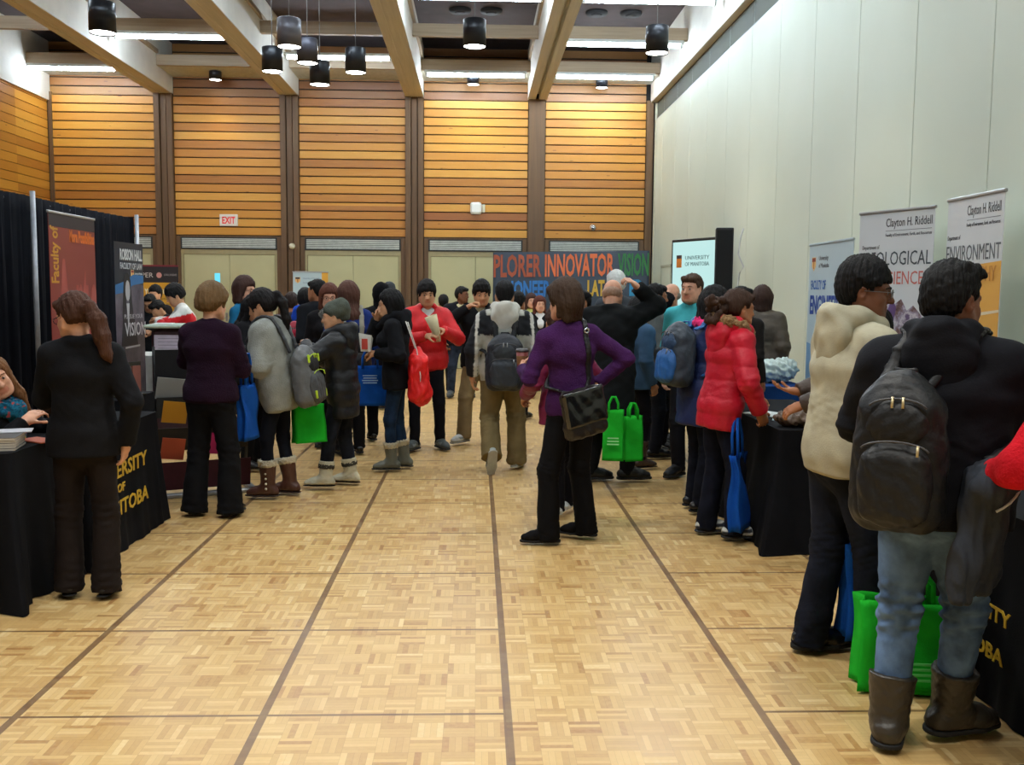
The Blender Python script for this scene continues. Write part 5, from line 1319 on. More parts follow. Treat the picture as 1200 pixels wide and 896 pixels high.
booklet_pile('grey booklet at the corner of the near left table', -2.37, 4.90, .777, 12, 5, [(86, 84, 84), (150, 140, 130)], group='grey booklets on the left table')
booklet_pile('green booklet at the frame edge of the near left table', -2.56, 4.88, .777, 4, 5, [(70, 120, 80), (190, 200, 190)], group='green booklets on the left table')
papers('flyer', 'white loose sheet lying across the booklet piles', -2.39, 5.02, .843, 20, .20, .14, .004, (214, 214, 222)); papers('flyer', 'orange leaflet beside the booklet piles near the seated hand', -2.30, 5.13, .777, 60, .12, .2, .006, (206, 100, 64))
papers('flyer', 'yellow edged leaflet behind the booklet piles', -2.50, 5.14, .777, -15, .14, .2, .01, (226, 206, 120))
papers('flyer', 'white handout spread on the black table by the red puffer girl', 2.02, 6.55, .752, 30, .22, .30, .006, (214, 222, 220)); papers('flyer', 'pale blue handout on the black table by the open hand', 2.10, 6.28, .752, 70, .21, .28, .004, (170, 200, 206)); papers('flyer', 'dark leaflet with pale figures on the black table', 2.08, 6.1, .752, 85, .12, .24, .005, (96, 130, 140))
papers('flyer', 'white folded handout on the pale countertop', -3.42, 10.72, 1.203, 10, .2, .28, .008, (226, 228, 226))
f = Field(); f.el((0, 0, .035), (.13, .09, .045)); f.el((.05, .03, .05), (.07, .06, .045)); q = sculpt(f, 'crumpled_sleeve', fabric('brown_crinkle', C(92, 74, 62), 'shiny'), None, .008, wrinkle=.014, wl=.05); q.name = 'brown_sleeve_lump'; q.location = (2.0, 5.98, .765); tag(q, 'crumpled brown sleeve on the corner of the black table', 'bag')  # loose lump standing in for the talker's brown sleeve
f = Field(); f.el((0, 0, .07), (.20, .14, .10)); f.el((.10, .02, .10), (.12, .10, .09)); f.el((-.14, 0, .03), (.12, .06, .03)); q = sculpt(f, 'plastic_bag', fabric('thin_plastic', C(206, 222, 216), 'shiny'), None, .011, wrinkle=.026, wl=.07, seed=4); q.location = (2.80, 9.0, .79); tag(q, 'white plastic bag heaped on the blue table', 'bag')
# ------------------------------------------------------------------ the people
BLACK = (22, 22, 26); NAVY = (24, 30, 48)
QUICKONLY = None
# --- near left
p = person('woman in a black suit seen from behind with a long brown ponytail and glasses', (-1.98, 4.92), 8, 1.575, True, g=.96, head=(48, 16, 0), la=(-.20, .32, .93, (-.45, -.8, -.5)), ra=(.20, .0, .79),
           lf=(-.10, .02, 14), rf=(.09, -.02, -8), skin='pale', hair=('ponytail', (74, 46, 34)), top=dict(name='blazer', col=(26, 26, 30), ease=.020, hem=.10, flare=.012, wr=.004, collar=.02),
           bottom=dict(col=(40, 32, 30), flare=.022, hem=-.02, ease=.010), shoe=dict(col=(16, 16, 18)), glasses=(30, 40, 60), facing=True)
p = person('seated woman in a teal patterned scarf smiling, leaning on the booklet table', (-2.75, 5.46), -82, 1.66, True, lean=14, side=14, head=(-52, 6, 20), la=(-.02, .44, .86, (-.6, -.5, -.5)), ra=(.30, .30, .86),
           seat=.50, lf=(-.12, .34, 5), rf=(.10, .36, -5), skin='pale', hair=('long', (122, 84, 54)), top=dict(name='cardigan', col=(20, 21, 27), ease=.014, hem=.04), scarf=[(12, 84, 118), (20, 108, 140), (10, 66, 96), (12, 100, 134), (14, 90, 110), (176, 70, 70)], facing=True, curl=(.3, .3))
# --- purple sweater, grey poncho, beanie
p = person('woman in a dark plum sweater with short brown hair, back turned', (-1.84, 6.74), -14, 1.62, True, g=1.12, head=(-14, 8, 0), la=(-.14, .33, 1.12, (-.7, -.5, -.6)), ra=(.10, .30, 1.02, (.5, -.6, -.7)),
           lf=(-.13, -.02, 16), rf=(.13, .0, -6), skin='pale', hair=('pixie', (112, 86, 56)), top=dict(name='sweater', col=(46, 24, 46), kind='knit', ease=.018, hem=.04, flare=.002, wr=.004),
           bottom=dict(col=(20, 20, 24), flare=.034, hem=-.03, ease=.014), shoe=dict(col=(14, 14, 16)), curl=(.5, .5))
p = person('girl in a loose grey knit cape sweater with a black ponytail and brown fur boots', (-1.50, 7.36), 78, 1.61, True, lean=8, head=(8, 18, 0), la=(-.16, .27, 1.02, (-.6, -.8, -.7)), ra=(.08, .26, 1.03, (.9, -.3, -.6)),
           lf=(-.08, .06, 6), rf=(.09, -.05, -8), skin='asian', hair=('sidepony', (26, 22, 24)), top=dict(name='poncho', col=(142, 145, 140), kind='knit', ease=.038, hem=.17, flare=-.03, wr=.006, wl=.22, cape=True, cuff=(196, 40, 50), loose=1.2),
           bottom=dict(col=(20, 24, 36), ease=.0, fold=.003, hem=.05), shoe=dict(col=(76, 44, 34), sole=(50, 34, 28), boot=.20, kind='leather', w=1.22, fur=(214, 206, 184), laces=True), facing=True, curl=(.45, .45))
backpack(p, 'grey school backpack with lime tabs hanging low on the cape sweater girl', (96, 98, 100), (70, 72, 76), accent=(178, 206, 40), size=(.26, .45, .15), drop=.14, strap=(50, 52, 56), extra_col=(40, 42, 46), pull=(190, 214, 60), short=True)
p = person('kid in a black puffer jacket and grey beanie with white snow boots', (-1.07, 7.75), 84, 1.49, False, g=.93, lean=4, head=(6, 4, 0), la=(-.10, .27, 1.15, (-.9, -.4, -.5)), ra=(.04, .28, 1.12, (.9, -.5, -.5)),
           lf=(-.12, .12, 4), rf=(.10, -.04, -6), skin='asian', hair=(None, (24, 20, 20)), hat=('beanie', (84, 90, 82)), top=dict(name='puffer_jacket', col=(26, 28, 34), kind='nylon', ease=.034, hem=.22, flare=-.01, puff=(.007, .095, 0), hood=True, collar=.03, wr=.005),
           bottom=dict(col=(28, 32, 42), kind='denim', ease=.012, hem=.145, fur=(70, 68, 62), fold=.006), shoe=dict(col=(190, 186, 164), sole=(26, 26, 30), boot=.16, kind='nylon', w=1.15), facing=True, curl=(.6, .6))
# --- girl eating, red jacket, man, youths
p = person('girl in a black coat with long black hair eating, in fur cuffed grey boots', (-.70, 8.50), 88, 1.60, True, lean=3, head=(4, 6, 0), la=(-.14, .16, 1.04, (-.6, -.8, -.6)), ra=(.05, .18, 1.33, (.6, .3, -1)),
           lf=(-.07, .04, 4), rf=(.08, -.06, -8), skin='asian', hair=('long', (22, 20, 22)), top=dict(name='coat', col=(24, 25, 30), ease=.028, hem=.12, flare=.01, hood=True, wr=.006),
           bottom=dict(col=(24, 42, 66), kind='denim', ease=.002, hem=.05), shoe=dict(col=(96, 98, 88), sole=(56, 56, 52), boot=.16, w=1.15, fur=(206, 196, 168)), facing=True, curl=(.6, .75))
girl = p
p = person('boy in a bright red winter jacket holding a paper food cone', (-.50, 9.62), 196, 1.70, False, g=1.03, head=(-8, 8, 0), la=(-.10, .28, 1.20, (-.9, -.3, -.7)), ra=(.07, .29, 1.15, (.9, -.3, -.7)),
           lf=(-.14, .0, 12), rf=(.13, .05, -40), skin='asian', hair=('fringe', (28, 24, 24)), top=dict(name='winter_jacket', col=(206, 26, 34), kind='nylon', ease=.027, hem=.08, flare=-.004, collar=.05, puff=(.003, .14, 0), wr=.006, open=(.055, .20)),
           bottom=dict(col=(24, 26, 36), ease=.006), shoe=dict(col=(74, 80, 80), sole=(30, 32, 34), accent=(120, 128, 130)), shirt=(206, 208, 204), facing=True, curl=(.6, .6))
redboy = p
p = person('heavyset man in a dark jacket over an open khaki collar shirt, looking sideways', (-.25, 14.5), 186, 1.68, False, g=1.12, head=(58, 4, 0), lf=(-.14, .03, 14), rf=(.14, 0, -14), skin='brown', hair=('short', (20, 18, 18)),
           top=dict(col=(26, 28, 36), ease=.026, hem=.10, open=(.05, .24), collar=.03), shirt=(196, 188, 146), bottom=dict(col=(38, 46, 62), kind='denim', ease=.014), shoe=dict(col=(70, 74, 74), sole=(30, 30, 30), w=1.1), facing=True)
p = person('youth with a black bowl fringe eating from his hand, dark jacket and khaki trousers', (.04, 10.05), 170, 1.72, False, head=(16, 16, 0), la=(-.26, .10, .95), ra=(.10, .22, 1.42, (1, .2, -.7)),
           lf=(-.06, -.12, 12, 0, 0), rf=(.16, .10, -30), skin='asian', hair=('fringe', (26, 22, 22)), top=dict(col=(30, 30, 34), ease=.024, hem=.12, open=(.045, .20), collar=.03), shirt=(150, 142, 112), bottom=dict(col=(132, 114, 82), ease=.02, flare=.012, fold=.006),
           shoe=dict(col=(190, 192, 188), sole=(150, 150, 146), accent=(120, 130, 130)), facing=True, curl=(.3, .8))
def moto(V, o):
    q = V - o['N']; x = q @ o['xa']; z = q @ o['u']; y = q @ o['fw']
    c = np.tile(np.array(C(176, 176, 166)), (len(V), 1)); blk_ = np.array(C(24, 26, 32)); wht = np.array(C(214, 214, 206))
    arm_ = (np.abs(x) > .165) & ((np.abs(x) > .232) | (z > -.14))
    c[(np.abs(x) > .10) & (z > -.20) & (z < -.03)] = blk_; c[(z < -.36) & (np.abs(x) < .17)] = blk_
    c[arm_] = blk_; c[arm_ & (np.abs(np.abs(x) - .235 - .03 * (-z)) < .016)] = wht; c[(z > -.09) & (np.abs(x) < .11)] = wht
    return c
p = person('youth in a white and black racing jacket walking away with a dark backpack', (.24, 8.50), 0, 1.70, False, head=(0, 4, 0), la=(-.28, .04, .84, (-.8, -.6, -.2)), ra=(.27, -.02, .84, (.8, -.6, -.2)),
           lf=(-.10, -.30, 8, 62, .16), rf=(.12, .08, -20), skin='asian', hair=('short', (26, 24, 26)), top=dict(name='racing_jacket', ease=.028, hem=.10, flare=.0, hood=(206, 206, 198), tint=moto, wr=.007),
           bottom=dict(col=(112, 98, 66), ease=.026, flare=.018, hem=-.015, fold=.009), shoe=dict(col=(54, 66, 72), sole=(170, 172, 166), accent=(170, 182, 180)))
backpack(p, 'dark slate backpack on the youth in the white and black jacket', (38, 42, 50), (46, 52, 60), size=(.30, .47, .16), drop=.13, strap=(26, 28, 32), pull=(170, 176, 180))
# --- main figure and the group around her
p = person('woman in a bright purple sweater, hand on hip, holding a coffee cup', (.60, 6.02), 16, 1.66, True, g=1.0, side=-4, head=(26, 4, 0), la=(-.25, .24, 1.09, (-.5, -.8, -1)), ra=(.16, -.02, 1.01, (1.2, -.35, .1)),
           lf=(-.16, -.02, 74), rf=(.12, .04, 52), skin='pale', hair=('shag', (62, 46, 36)), top=dict(name='sweater', col=(62, 28, 76), kind='knit', ease=.012, hem=.05, flare=.0, wr=.005),
           bottom=dict(col=(16, 16, 20), flare=.018, hem=-.025, ease=.010), shoe=dict(col=(20, 18, 20), kind='cloth', sole=(14, 14, 16)), curl=(.75, .5), palms=((.6, .6, 0), (0, 1, 0), (0.2, 1, .25), (-.2, .5, -.8)))
main = p
p = person('person in a magenta jacket and white trainers, partly behind the purple sweater', (.60, 6.72), 34, 1.48, True, head=(30, 10, 0), la=(-.20, .16, .86), ra=(.22, .20, .95), lf=(-.05, -.04, -50), rf=(.10, .05, -60), skin='asian',
           hair=('bob', (60, 40, 32)), top=dict(name='jacket', col=(112, 26, 64), kind='nylon', ease=.028, hem=.12, wr=.007), bottom=dict(col=(22, 22, 30), ease=.0), shoe=dict(col=(206, 208, 204), sole=(180, 180, 176)))
p = person('bald man in a long black coat with one arm raised to his bowed head', (1.08, 7.98), -34, 1.74, False, g=1.10, lean=6, head=(10, 26, -4), la=(-.24, .20, .95), ra=(.21, .10, 1.63, (.6, 1, -.3)),
           lf=(-.12, -.05, -46), rf=(.16, .10, -50), skin='pale', hair=('balding', (178, 146, 126)), top=dict(name='overcoat', col=(22, 25, 27), ease=.034, hem=.46, flare=.03, wr=.008, collar=.03), bottom=dict(col=(22, 24, 28), ease=.016), shoe=dict(col=(18, 18, 20), w=1.15), curl=(.4, .6))
p = person('person in a dark flat cap glimpsed between the purple sweater and the bald man', (1.04, 9.5), 150, 1.62, False, head=(-30, 6, 0), skin='tan', hair=('short', (30, 26, 26)), hat=('cap', (30, 30, 34)), top=dict(col=(30, 32, 34)), shoe=dict(col=(110, 84, 50)), bottom=dict(col=(26, 26, 30)))
p = person('tall person with white hair seen just above the bald head', (1.58, 11.0), 20, 1.84, False, skin='pale', hair=('pixie', (206, 208, 204)), top=dict(col=(60, 64, 70)), bottom=dict(col=(30, 30, 36)))
p = person('young man in profile with black hair and a grey zip hoodie beyond the bald man', (1.68, 9.2), -76, 1.69, False, head=(-8, 4, 0), skin='tan', hair=('short', (20, 18, 18)), top=dict(name='hoodie', col=(92, 96, 96), hood=True, ease=.022), bottom=dict(col=(30, 34, 46)), lf=(-.1, .05, 0), rf=(.1, 0, -5), facing=True)
p = person('girl with long black hair in a denim blue top, back turned behind the bald man', (1.43, 8.62), -60, 1.56, True, head=(-10, 8, 0), skin='asian', hair=('long', (22, 20, 22)), top=dict(name='jacket', col=(66, 96, 128), ease=.026), bottom=dict(col=(28, 26, 34), ease=.0), shoe=dict(boot=.2, col=(64, 46, 36)))
p = person('person in a cream headscarf standing far back by the partition', (2.40, 12.5), -70, 1.50, True, skin='brown', hair=(None, (20, 20, 20)), hat=('hijab', (206, 204, 150)), top=dict(name='coat', col=(84, 62, 54), ease=.03, hem=.3), bottom=dict(col=(30, 30, 34)), facing=True)
p = person('smiling man with short brown hair and a turquoise shirt facing the camera side', (1.82, 8.15), 146, 1.77, False, head=(-6, 2, 0), skin='pale', hair=('short', (72, 52, 38)), top=dict(name='shirt', col=(72, 176, 184), ease=.014, hem=.06, collar=.02), bottom=dict(col=(30, 30, 36)), facing=True)
p = person('bald man with pale skin standing behind the smiling man by the screen', (2.06, 10.2), 120, 1.71, False, skin='pale', hair=('balding', (150, 140, 130)), top=dict(col=(70, 74, 80), ease=.02), bottom=dict(col=(30, 30, 36)), facing=True)
p = person('woman with a black headscarf between the smiling man and the bald man', (1.86, 9.62), -100, 1.60, True, skin='tan', hair=(None, (20, 20, 20)), hat=('hijab', (22, 22, 26)), top=dict(name='coat', col=(28, 28, 32), ease=.03, hem=.3), bottom=dict(col=(24, 24, 28)))
p = person('person in a navy puffer with a pink scarf wearing a blue and grey backpack', (1.61, 6.90), -70, 1.64, True, g=1.0, lean=6, head=(-14, 14, 0), la=(-.20, .30, .98), ra=(.20, .28, .92), lf=(-.10, .02, 0), rf=(.10, -.05, -8), skin='brown', hair=('bob', (20, 18, 20)),
           top=dict(name='puffer_coat', col=(26, 40, 84), kind='nylon', ease=.036, hem=.24, flare=.0, puff=(.006, .12, 0), wr=.005, collar=.03), bottom=dict(col=(22, 26, 40), kind='denim', ease=.006), shoe=dict(col=(20, 22, 28)), scarf=[(226, 50, 116), (206, 34, 96)])
backpack(p, 'blue and grey hiking backpack on the navy puffer coat', (46, 56, 68), (34, 92, 158), size=(.27, .44, .17), drop=-.05, strap=(36, 96, 160), extra_col=(42, 66, 96))
p = person('girl in a red quilted puffer jacket with fur collar and curly brown ponytail', (1.56, 6.12), -76, 1.63, True, g=.94, lean=9, head=(0, 4, 0), la=(-.14, .32, .90, (-.6, -.7, -.4)), ra=(.20, .17, .84), lf=(-.10, -.02, -4), rf=(.10, .07, -12), skin='tan',
           hair=('curlypony', (58, 38, 28)), top=dict(name='puffer_jacket', col=(186, 20, 44), kind='nylon', ease=.030, hem=.15, flare=-.004, puff=(.007, .105, .5), hood=True, hoodfur=(150, 120, 86), wr=.005), bottom=dict(col=(22, 26, 42), kind='denim', ease=.010, flare=.012, hem=-.02),
           shoe=dict(col=(196, 198, 194), sole=(34, 36, 40), accent=(40, 44, 52), w=1.1), facing=True, curl=(.7, .5))
redgirl = p
p = person('woman in a brown quilted coat with a dark bob, standing behind the blue table', (2.92, 9.85), 200, 1.67, True, g=1.1, head=(150, 2, 0) if False else (30, 4, 0), skin='pale', hair=('bob', (62, 42, 34)), top=dict(name='quilted_coat', col=(84, 74, 62), kind='nylon', ease=.034, hem=.26, puff=(.005, .11, 0)), bottom=dict(col=(24, 24, 28)))
p['root'].rotation_euler.z = math.radians(-24)
p = person('person with black hair hidden behind the curly ponytail', (2.28, 8.35), -50, 1.66, False, skin='tan', hair=('short', (22, 20, 20)), top=dict(col=(40, 36, 34)), bottom=dict(col=(24, 24, 28)))
# --- left background cluster
p = person('woman with a brown bob and glasses in a teal cardigan over a white collar', (-2.28, 9.55), -98, 1.72, True, head=(-16, 4, 0), la=(-.2, .25, 1.0), ra=(.2, .25, 1.0), skin='pale', hair=('bob', (62, 40, 34)), top=dict(name='cardigan', col=(18, 88, 124), ease=.020, hem=.1, open=(.045, .2)), shirt=(214, 216, 210), bottom=dict(col=(24, 24, 30)), glasses=(60, 50, 50), facing=True)
p = person('person with long black hair and black coat beside the poncho girl', (-1.98, 8.55), -110, 1.55, True, head=(-6, 20, 0), la=(-.1, .30, .98), ra=(.15, .28, .98), skin='tan', hair=('long', (20, 18, 20)), top=dict(name='coat', col=(22, 22, 27), ease=.028, hem=.25), bottom=dict(col=(22, 22, 28)), shoe=dict(col=(20, 20, 22), sole=(150, 140, 116)))
p = person('man in a dark lettered shirt behind the white table, hands together', (-4.30, 13.0), 186, 1.54, False, head=(-10, 24, 0), la=(-.04, .26, 1.02, (-.9, -.3, -.5)), ra=(.05, .27, 1.03, (.9, -.3, -.5)), skin='asian', hair=('short', (22, 20, 20)), top=dict(name='shirt', col=(36, 40, 46), ease=.014, hem=.05), bottom=dict(col=(24, 24, 28)), glasses=True, facing=True, curl=(.7, .7))
p = person('black haired person standing behind the man in the lettered shirt', (-4.60, 14.1), 170, 1.64, False, skin='asian', hair=('shaggy', (24, 22, 22)), top=dict(col=(44, 40, 40)), bottom=dict(col=(24, 24, 28)))
def rw(V, o):
    q = V - o['N']; x = np.abs(q @ o['xa']); z = q @ o['u']
    c = np.tile(np.array(C(206, 24, 34)), (len(V), 1)); c[(z > -.09) | (x < .09)] = np.array(C(222, 222, 218)); return c
p = person('boy in a red and white jacket leaning over the pale countertop', (-3.34, 11.45), 112, 1.68, False, lean=12, head=(10, 22, 0), la=(.02, .36, 1.22, (-.9, -.3, -.3)), ra=(.22, .34, 1.22, (.9, -.3, -.3)), skin='asian', hair=('fringe', (26, 24, 26)), top=dict(name='jacket', ease=.022, tint=rw, hem=.1), bottom=dict(col=(30, 30, 38)), facing=True)
p = person('person in black bending behind the boy in the red and white jacket', (-3.90, 12.75), 140, 1.52, False, lean=24, head=(0, 30, 0), skin='asian', hair=('short', (22, 20, 20)), top=dict(col=(22, 22, 26), ease=.025), bottom=dict(col=(24, 24, 28)))
p = person('person with cropped dark hair in the crowd left of the blue hood', (-2.20, 11.6), 10, 1.57, False, skin='tan', hair=('short', (48, 34, 30)), top=dict(col=(60, 34, 40)), bottom=dict(col=(24, 24, 28)))
p = person('student with a bright blue collar and red backpack in the crowd', (-1.93, 11.0), -20, 1.60, False, skin='asian', hair=('shaggy', (22, 20, 20)), top=dict(name='jacket', col=(34, 40, 60), hood=(28, 76, 190), ease=.026), bottom=dict(col=(24, 24, 28)))
backpack(p, 'red backpack on the student with the bright blue collar', (150, 26, 48), (176, 30, 60), size=(.28, .42, .15), drop=.03)
p = person('tall man with black hair and dark coat in the crowd under the pale blue banner', (-1.69, 10.45), 40, 1.72, False, head=(20, 2, 0), skin='tan', hair=('short', (22, 20, 20)), top=dict(name='coat', col=(28, 30, 36), ease=.028, hem=.2), bottom=dict(col=(24, 24, 28)))
p = person('woman with auburn fringe hair and glasses facing the camera behind the beanie kid', (-1.48, 9.80), 184, 1.65, True, head=(6, 6, 0), skin='pale', hair=('bob', (92, 52, 38)), top=dict(name='coat', col=(30, 28, 32), ease=.026), bottom=dict(col=(24, 24, 28)), glasses=True, facing=True, scarf=[(120, 118, 110), (90, 90, 88)])
p = person('woman with long auburn hair and a royal blue coat, back turned', (-1.22, 9.30), 24, 1.68, True, head=(12, 2, 0), skin='pale', hair=('long', (84, 54, 44)), top=dict(name='coat', col=(28, 48, 110), ease=.030, hem=.18), bottom=dict(col=(22, 22, 28)), shoe=dict(col=(18, 18, 20)))
backpack(p, 'black backpack with pale straps on the royal blue coat', (28, 26, 30), (36, 34, 38), size=(.27, .40, .13), drop=.16, strap=(140, 136, 122))
p = person('person in a black hooded headscarf to the right of the long auburn hair', (-1.00, 10.2), 10, 1.68, True, skin='tan', hair=(None, (20, 20, 20)), hat=('hijab', (20, 20, 24)), top=dict(name='coat', col=(24, 26, 30), ease=.03, hem=.4, flare=.03), bottom=dict(col=(22, 22, 26)), shoe=dict(col=(18, 18, 20)))
p = person('person in a dark grey beanie and faded blue jacket far behind the eating girl', (-1.18, 13.0), 20, 1.69, False, skin='tan', hair=(None, (20, 20, 20)), hat=('beanie', (58, 62, 66)), top=dict(col=(62, 82, 120)), bottom=dict(col=(30, 34, 44)))
p = person('black haired person far back between the red jacket and the heavyset man', (-.52, 15.0), 0, 1.55, False, skin='asian', hair=('short', (22, 20, 20)), top=dict(col=(40, 40, 44)), bottom=dict(col=(214, 180, 40)) if False else dict(col=(28, 28, 32)))
p = person('dark haired person in black behind the walking backpack youth', (.50, 12.0), -30, 1.58, False, skin='tan', hair=('shaggy', (24, 20, 20)), top=dict(col=(26, 26, 32), ease=.026), bottom=dict(col=(26, 26, 32)))
p = person('woman with long red brown hair, white top and open black jacket by the word display', (.93, 14.5), 186, 1.53, True, head=(4, 2, 0), la=(-.06, .22, .98, (-.9, -.4, -.5)), ra=(.06, .22, .98, (.9, -.4, -.5)), skin='pale', hair=('long', (88, 44, 34)), top=dict(name='blazer', col=(26, 26, 30), open=(.06, .34), ease=.02), shirt=(222, 222, 220), bottom=dict(col=(26, 26, 30)), facing=True)
p = person('woman half hidden at the shoulder of the one in the white top', (.86, 15.5), 190, 1.57, True, skin='pale', hair=('long', (70, 44, 36)), top=dict(col=(190, 190, 110)), bottom=dict(col=(26, 26, 30)), facing=True)
# --- near right
p = person('boy in a cream hoodie in profile with glasses, dark jeans and black shoes', (1.56, 4.03), -80, 1.74, False, g=1.03, lean=4, head=(-36, 4, 0), la=(-.23, .20, .88, (-.4, -1, -.4)), ra=(.18, .34, 1.0, (.8, -.5, -.5)), lf=(-.10, -.06, -2), rf=(.10, .12, -6), skin='brown',
           hair=('shaggy', (20, 18, 20)), top=dict(name='hoodie', col=(168, 163, 142), kind='cloth', ease=.028, hem=.10, flare=-.012, hood=True, wr=.006, wl=.2), bottom=dict(col=(26, 31, 46), kind='denim', ease=.016, flare=.014, hem=-.03), shoe=dict(col=(18, 18, 20), kind='shiny', w=1.1), glasses=(120, 120, 120), facing=True)
p = person('boy in a black hooded jacket with faded jeans and tall dark boots, back turned', (1.575, 3.22), -32, 1.70, False, g=1.10, lean=3, head=(-34, 4, 0), la=(-.20, .36, 1.0, (-.9, -.5, -.5)), ra=(.20, .36, .98, (.4, -.9, -.6)), lf=(-.11, -.06, 4), rf=(.07, .12, -44), skin='brown',
           hair=('spiky', (18, 17, 19)), top=dict(name='hooded_jacket', col=(24, 25, 32), kind='cloth', ease=.040, hem=.10, flare=.0, hood=True, wr=.007, wl=.2), bottom=dict(col=(80, 104, 138), kind='denim', ease=.017, flare=-.004, hem=.165, fold=.013),
           shoe=dict(col=(52, 46, 38), sole=(22, 22, 24), boot=.155, w=1.3, kind='leather'))
backpack(p, 'large black backpack with many pockets on the boy in the black hooded jacket', (24, 25, 28), (34, 34, 36), size=(.26, .50, .16), drop=.04, strap=(20, 20, 24), pull=(206, 190, 150), shift=-.09)
p = person('person cut by the frame edge in a red sweater and blue jeans', (1.905, 2.78), 14, 1.64, False, g=1.0, head=(0, 0, 0), la=(-.20, .28, 1.00, (-.8, -.6, -.5)), ra=(.30, .10, .9), lf=(-.10, .02, 0), rf=(.10, 0, -10), skin='brown', hair=('short', (20, 18, 18)),
           top=dict(name='sweater', col=(190, 22, 36), kind='knit', ease=.020, hem=.02), bottom=dict(col=(44, 66, 104), kind='denim', ease=.014), shoe=dict(col=(40, 40, 44)), curl=(.6, .4))
edge = p
p = person('person talking with an open palm over the black table, mostly hidden by the cream hoodie', (2.22, 5.28), 74, 1.52, False, head=(0, 10, 0), la=(-.06, .50, .90, (-.5, -.6, -.7)), ra=(.02, .48, 1.00, (.7, -.5, -.6)), skin='tan', hair=('short', (20, 18, 18)),
           top=dict(name='jacket', col=(66, 52, 44), kind='nylon', ease=.03), bottom=dict(col=(24, 24, 28)), curl=(.3, .12), palms=(None, (0, -.1, 1), None, (-.2, 1, .15)))

# ------------------------------------------------------------------ carried things
def wpt(pr, v):
    r = pr['root']; a = r.rotation_euler.z; return (r.location.x + v[0] * math.cos(a) - v[1] * math.sin(a), r.location.y + v[0] * math.sin(a) + v[1] * math.cos(a), v[2])
BLUEB, GREENB = (16, 78, 168), (30, 176, 44)
tote('royal blue carrier bag hanging beside the poncho girl', (-1.66, 7.02, .50), 80, .26, .40, BLUEB, d=.08, seed=2)
tote('bright green carrier bag below the grey school backpack', (-1.30, 7.52, .40), 30, .26, .30, GREENB, d=.10, seed=3, lean=-4)
tote('royal blue carrier bag with white print hanging from the eating girl', (-.96, 8.72, .55), 6, .31, .36, BLUEB, d=.05, seed=4, handle=.16, mark=((160, 190, 220), 4, .75))
tote('bright green carrier bag with white print by the bald man, left of the two', (1.08, 7.56, .26), -8, .17, .40, GREENB, d=.10, seed=5, handle=.1, mark=((150, 220, 150), 3, .45))
tote('bright green carrier bag held lower by the bald man, right one of the two', (1.25, 7.66, .24), 12, .16, .36, GREENB, d=.10, seed=6, handle=.1)
tote('royal blue carrier bag between the red puffer girl and the black table', (1.66, 5.95, .10), 60, .24, .48, BLUEB, d=.08, seed=7, handle=.22, lean=-3)
tote('bright green carrier bag standing on the floor behind the tall dark boots', (1.72, 3.70, .012), -8, .40, .36, GREENB, d=.14, seed=8, stands=True, handle=.14, mark=((90, 200, 100), 4, .36))
tote('royal blue carrier bag behind the cream hoodie and the green bag', (1.76, 4.10, .08), 10, .34, .42, BLUEB, d=.10, seed=9, handle=.2)
# red drawstring bag
o = empty('drawstring_bag', (-.50, 8.30, .62), 100, 'bright red drawstring bag slung on the back of the eating girl', 'bag')
f = Field(); f.bx((0, 0, .22), (.14, .075, .20), rd=.06, k=.03); f.el((0, -.02, .10), (.15, .095, .12), k=.05); f.el((.02, 0, .42), (.06, .04, .06), k=.06)
sculpt(f, 'bag_body', fabric('drawstring_nylon', C(222, 30, 30), 'nylon'), o, .008, wrinkle=.011, wl=.08, wsc=(1, 1, .5), seed=5)
for q in (-1, 1):
    b = MB(); b.tube([(q * .10, 0, .05), (q * .15, .0, .25), (q * .05, .02, .46), (q * .06, .06, .58), (q * .08, .10, .70)], .005, 6); b.build('drawstring', mat('cord_white', C(214, 210, 204), .7, var=0), o)
# shiny messenger bag on the purple sweater woman
o = world_empty('messenger_bag', main, 'glossy black messenger bag on the hip of the purple sweater woman', 'bag')
u, xa, fw, h = main['u'], main['xa'], main['fw'], main['h']; bc = main['P'] + u * (-.02) - fw * .22 - xa * .02; R = np.stack([xa, fw, u], 1) @ rotm(8, 0, -8)
f = Field(); f.bx(bc, (.135, .040, .145), R, rd=.035, k=.02); f.bx(bc - R[:, 2] * .10, (.138, .044, .05), R, rd=.03, k=.03); sculpt(f, 'bag_body', fabric('bag_brown_leather', C(34, 26, 26), 'leather'), o, .007, wrinkle=.003, wl=.06)
f = Field(); f.bx(bc + R[:, 2] * .035 - R[:, 1] * .040, (.142, .020, .112), R, rd=.018, k=.02); sculpt(f, 'flap', mat('patent_black', C(16, 17, 20), .2, var=0, spec=.9), o, .006, wrinkle=.004, wl=.16, seed=9)
TF = main['TF']; N = main['N']
pts = [bc + xa * .10 + u * .13, main['W'] + xa * .10 - fw * .14, main['Ch'] + xa * .09 - fw * .14, main['Up'] + xa * .085 - fw * .10, N + xa * .085 + u * .03, N + xa * .06 + fw * .10 - u * .04, main['Ch'] - xa * .02 + fw * .16, main['W'] - xa * .14 + fw * .08, main['W'] - xa * .17 - u * .04, bc - xa * .11 + u * .13]
fine = []
for i in range(len(pts) - 1):
    for t in (0, .25, .5, .75): fine.append(pts[i] * (1 - t) + pts[i + 1] * t)
fine.append(pts[-1]); hg = TF.hug(fine, .008); hg[0] = fine[0]; hg[-1] = fine[-1]
f = Field()
for i in range(len(hg) - 1): f.rc(hg[i], hg[i + 1], .0075, k=.006, sq=(xa, 2.4))
sculpt(f, 'strap', fabric('strap_black', C(22, 20, 24), 'nylon'), o, .006)
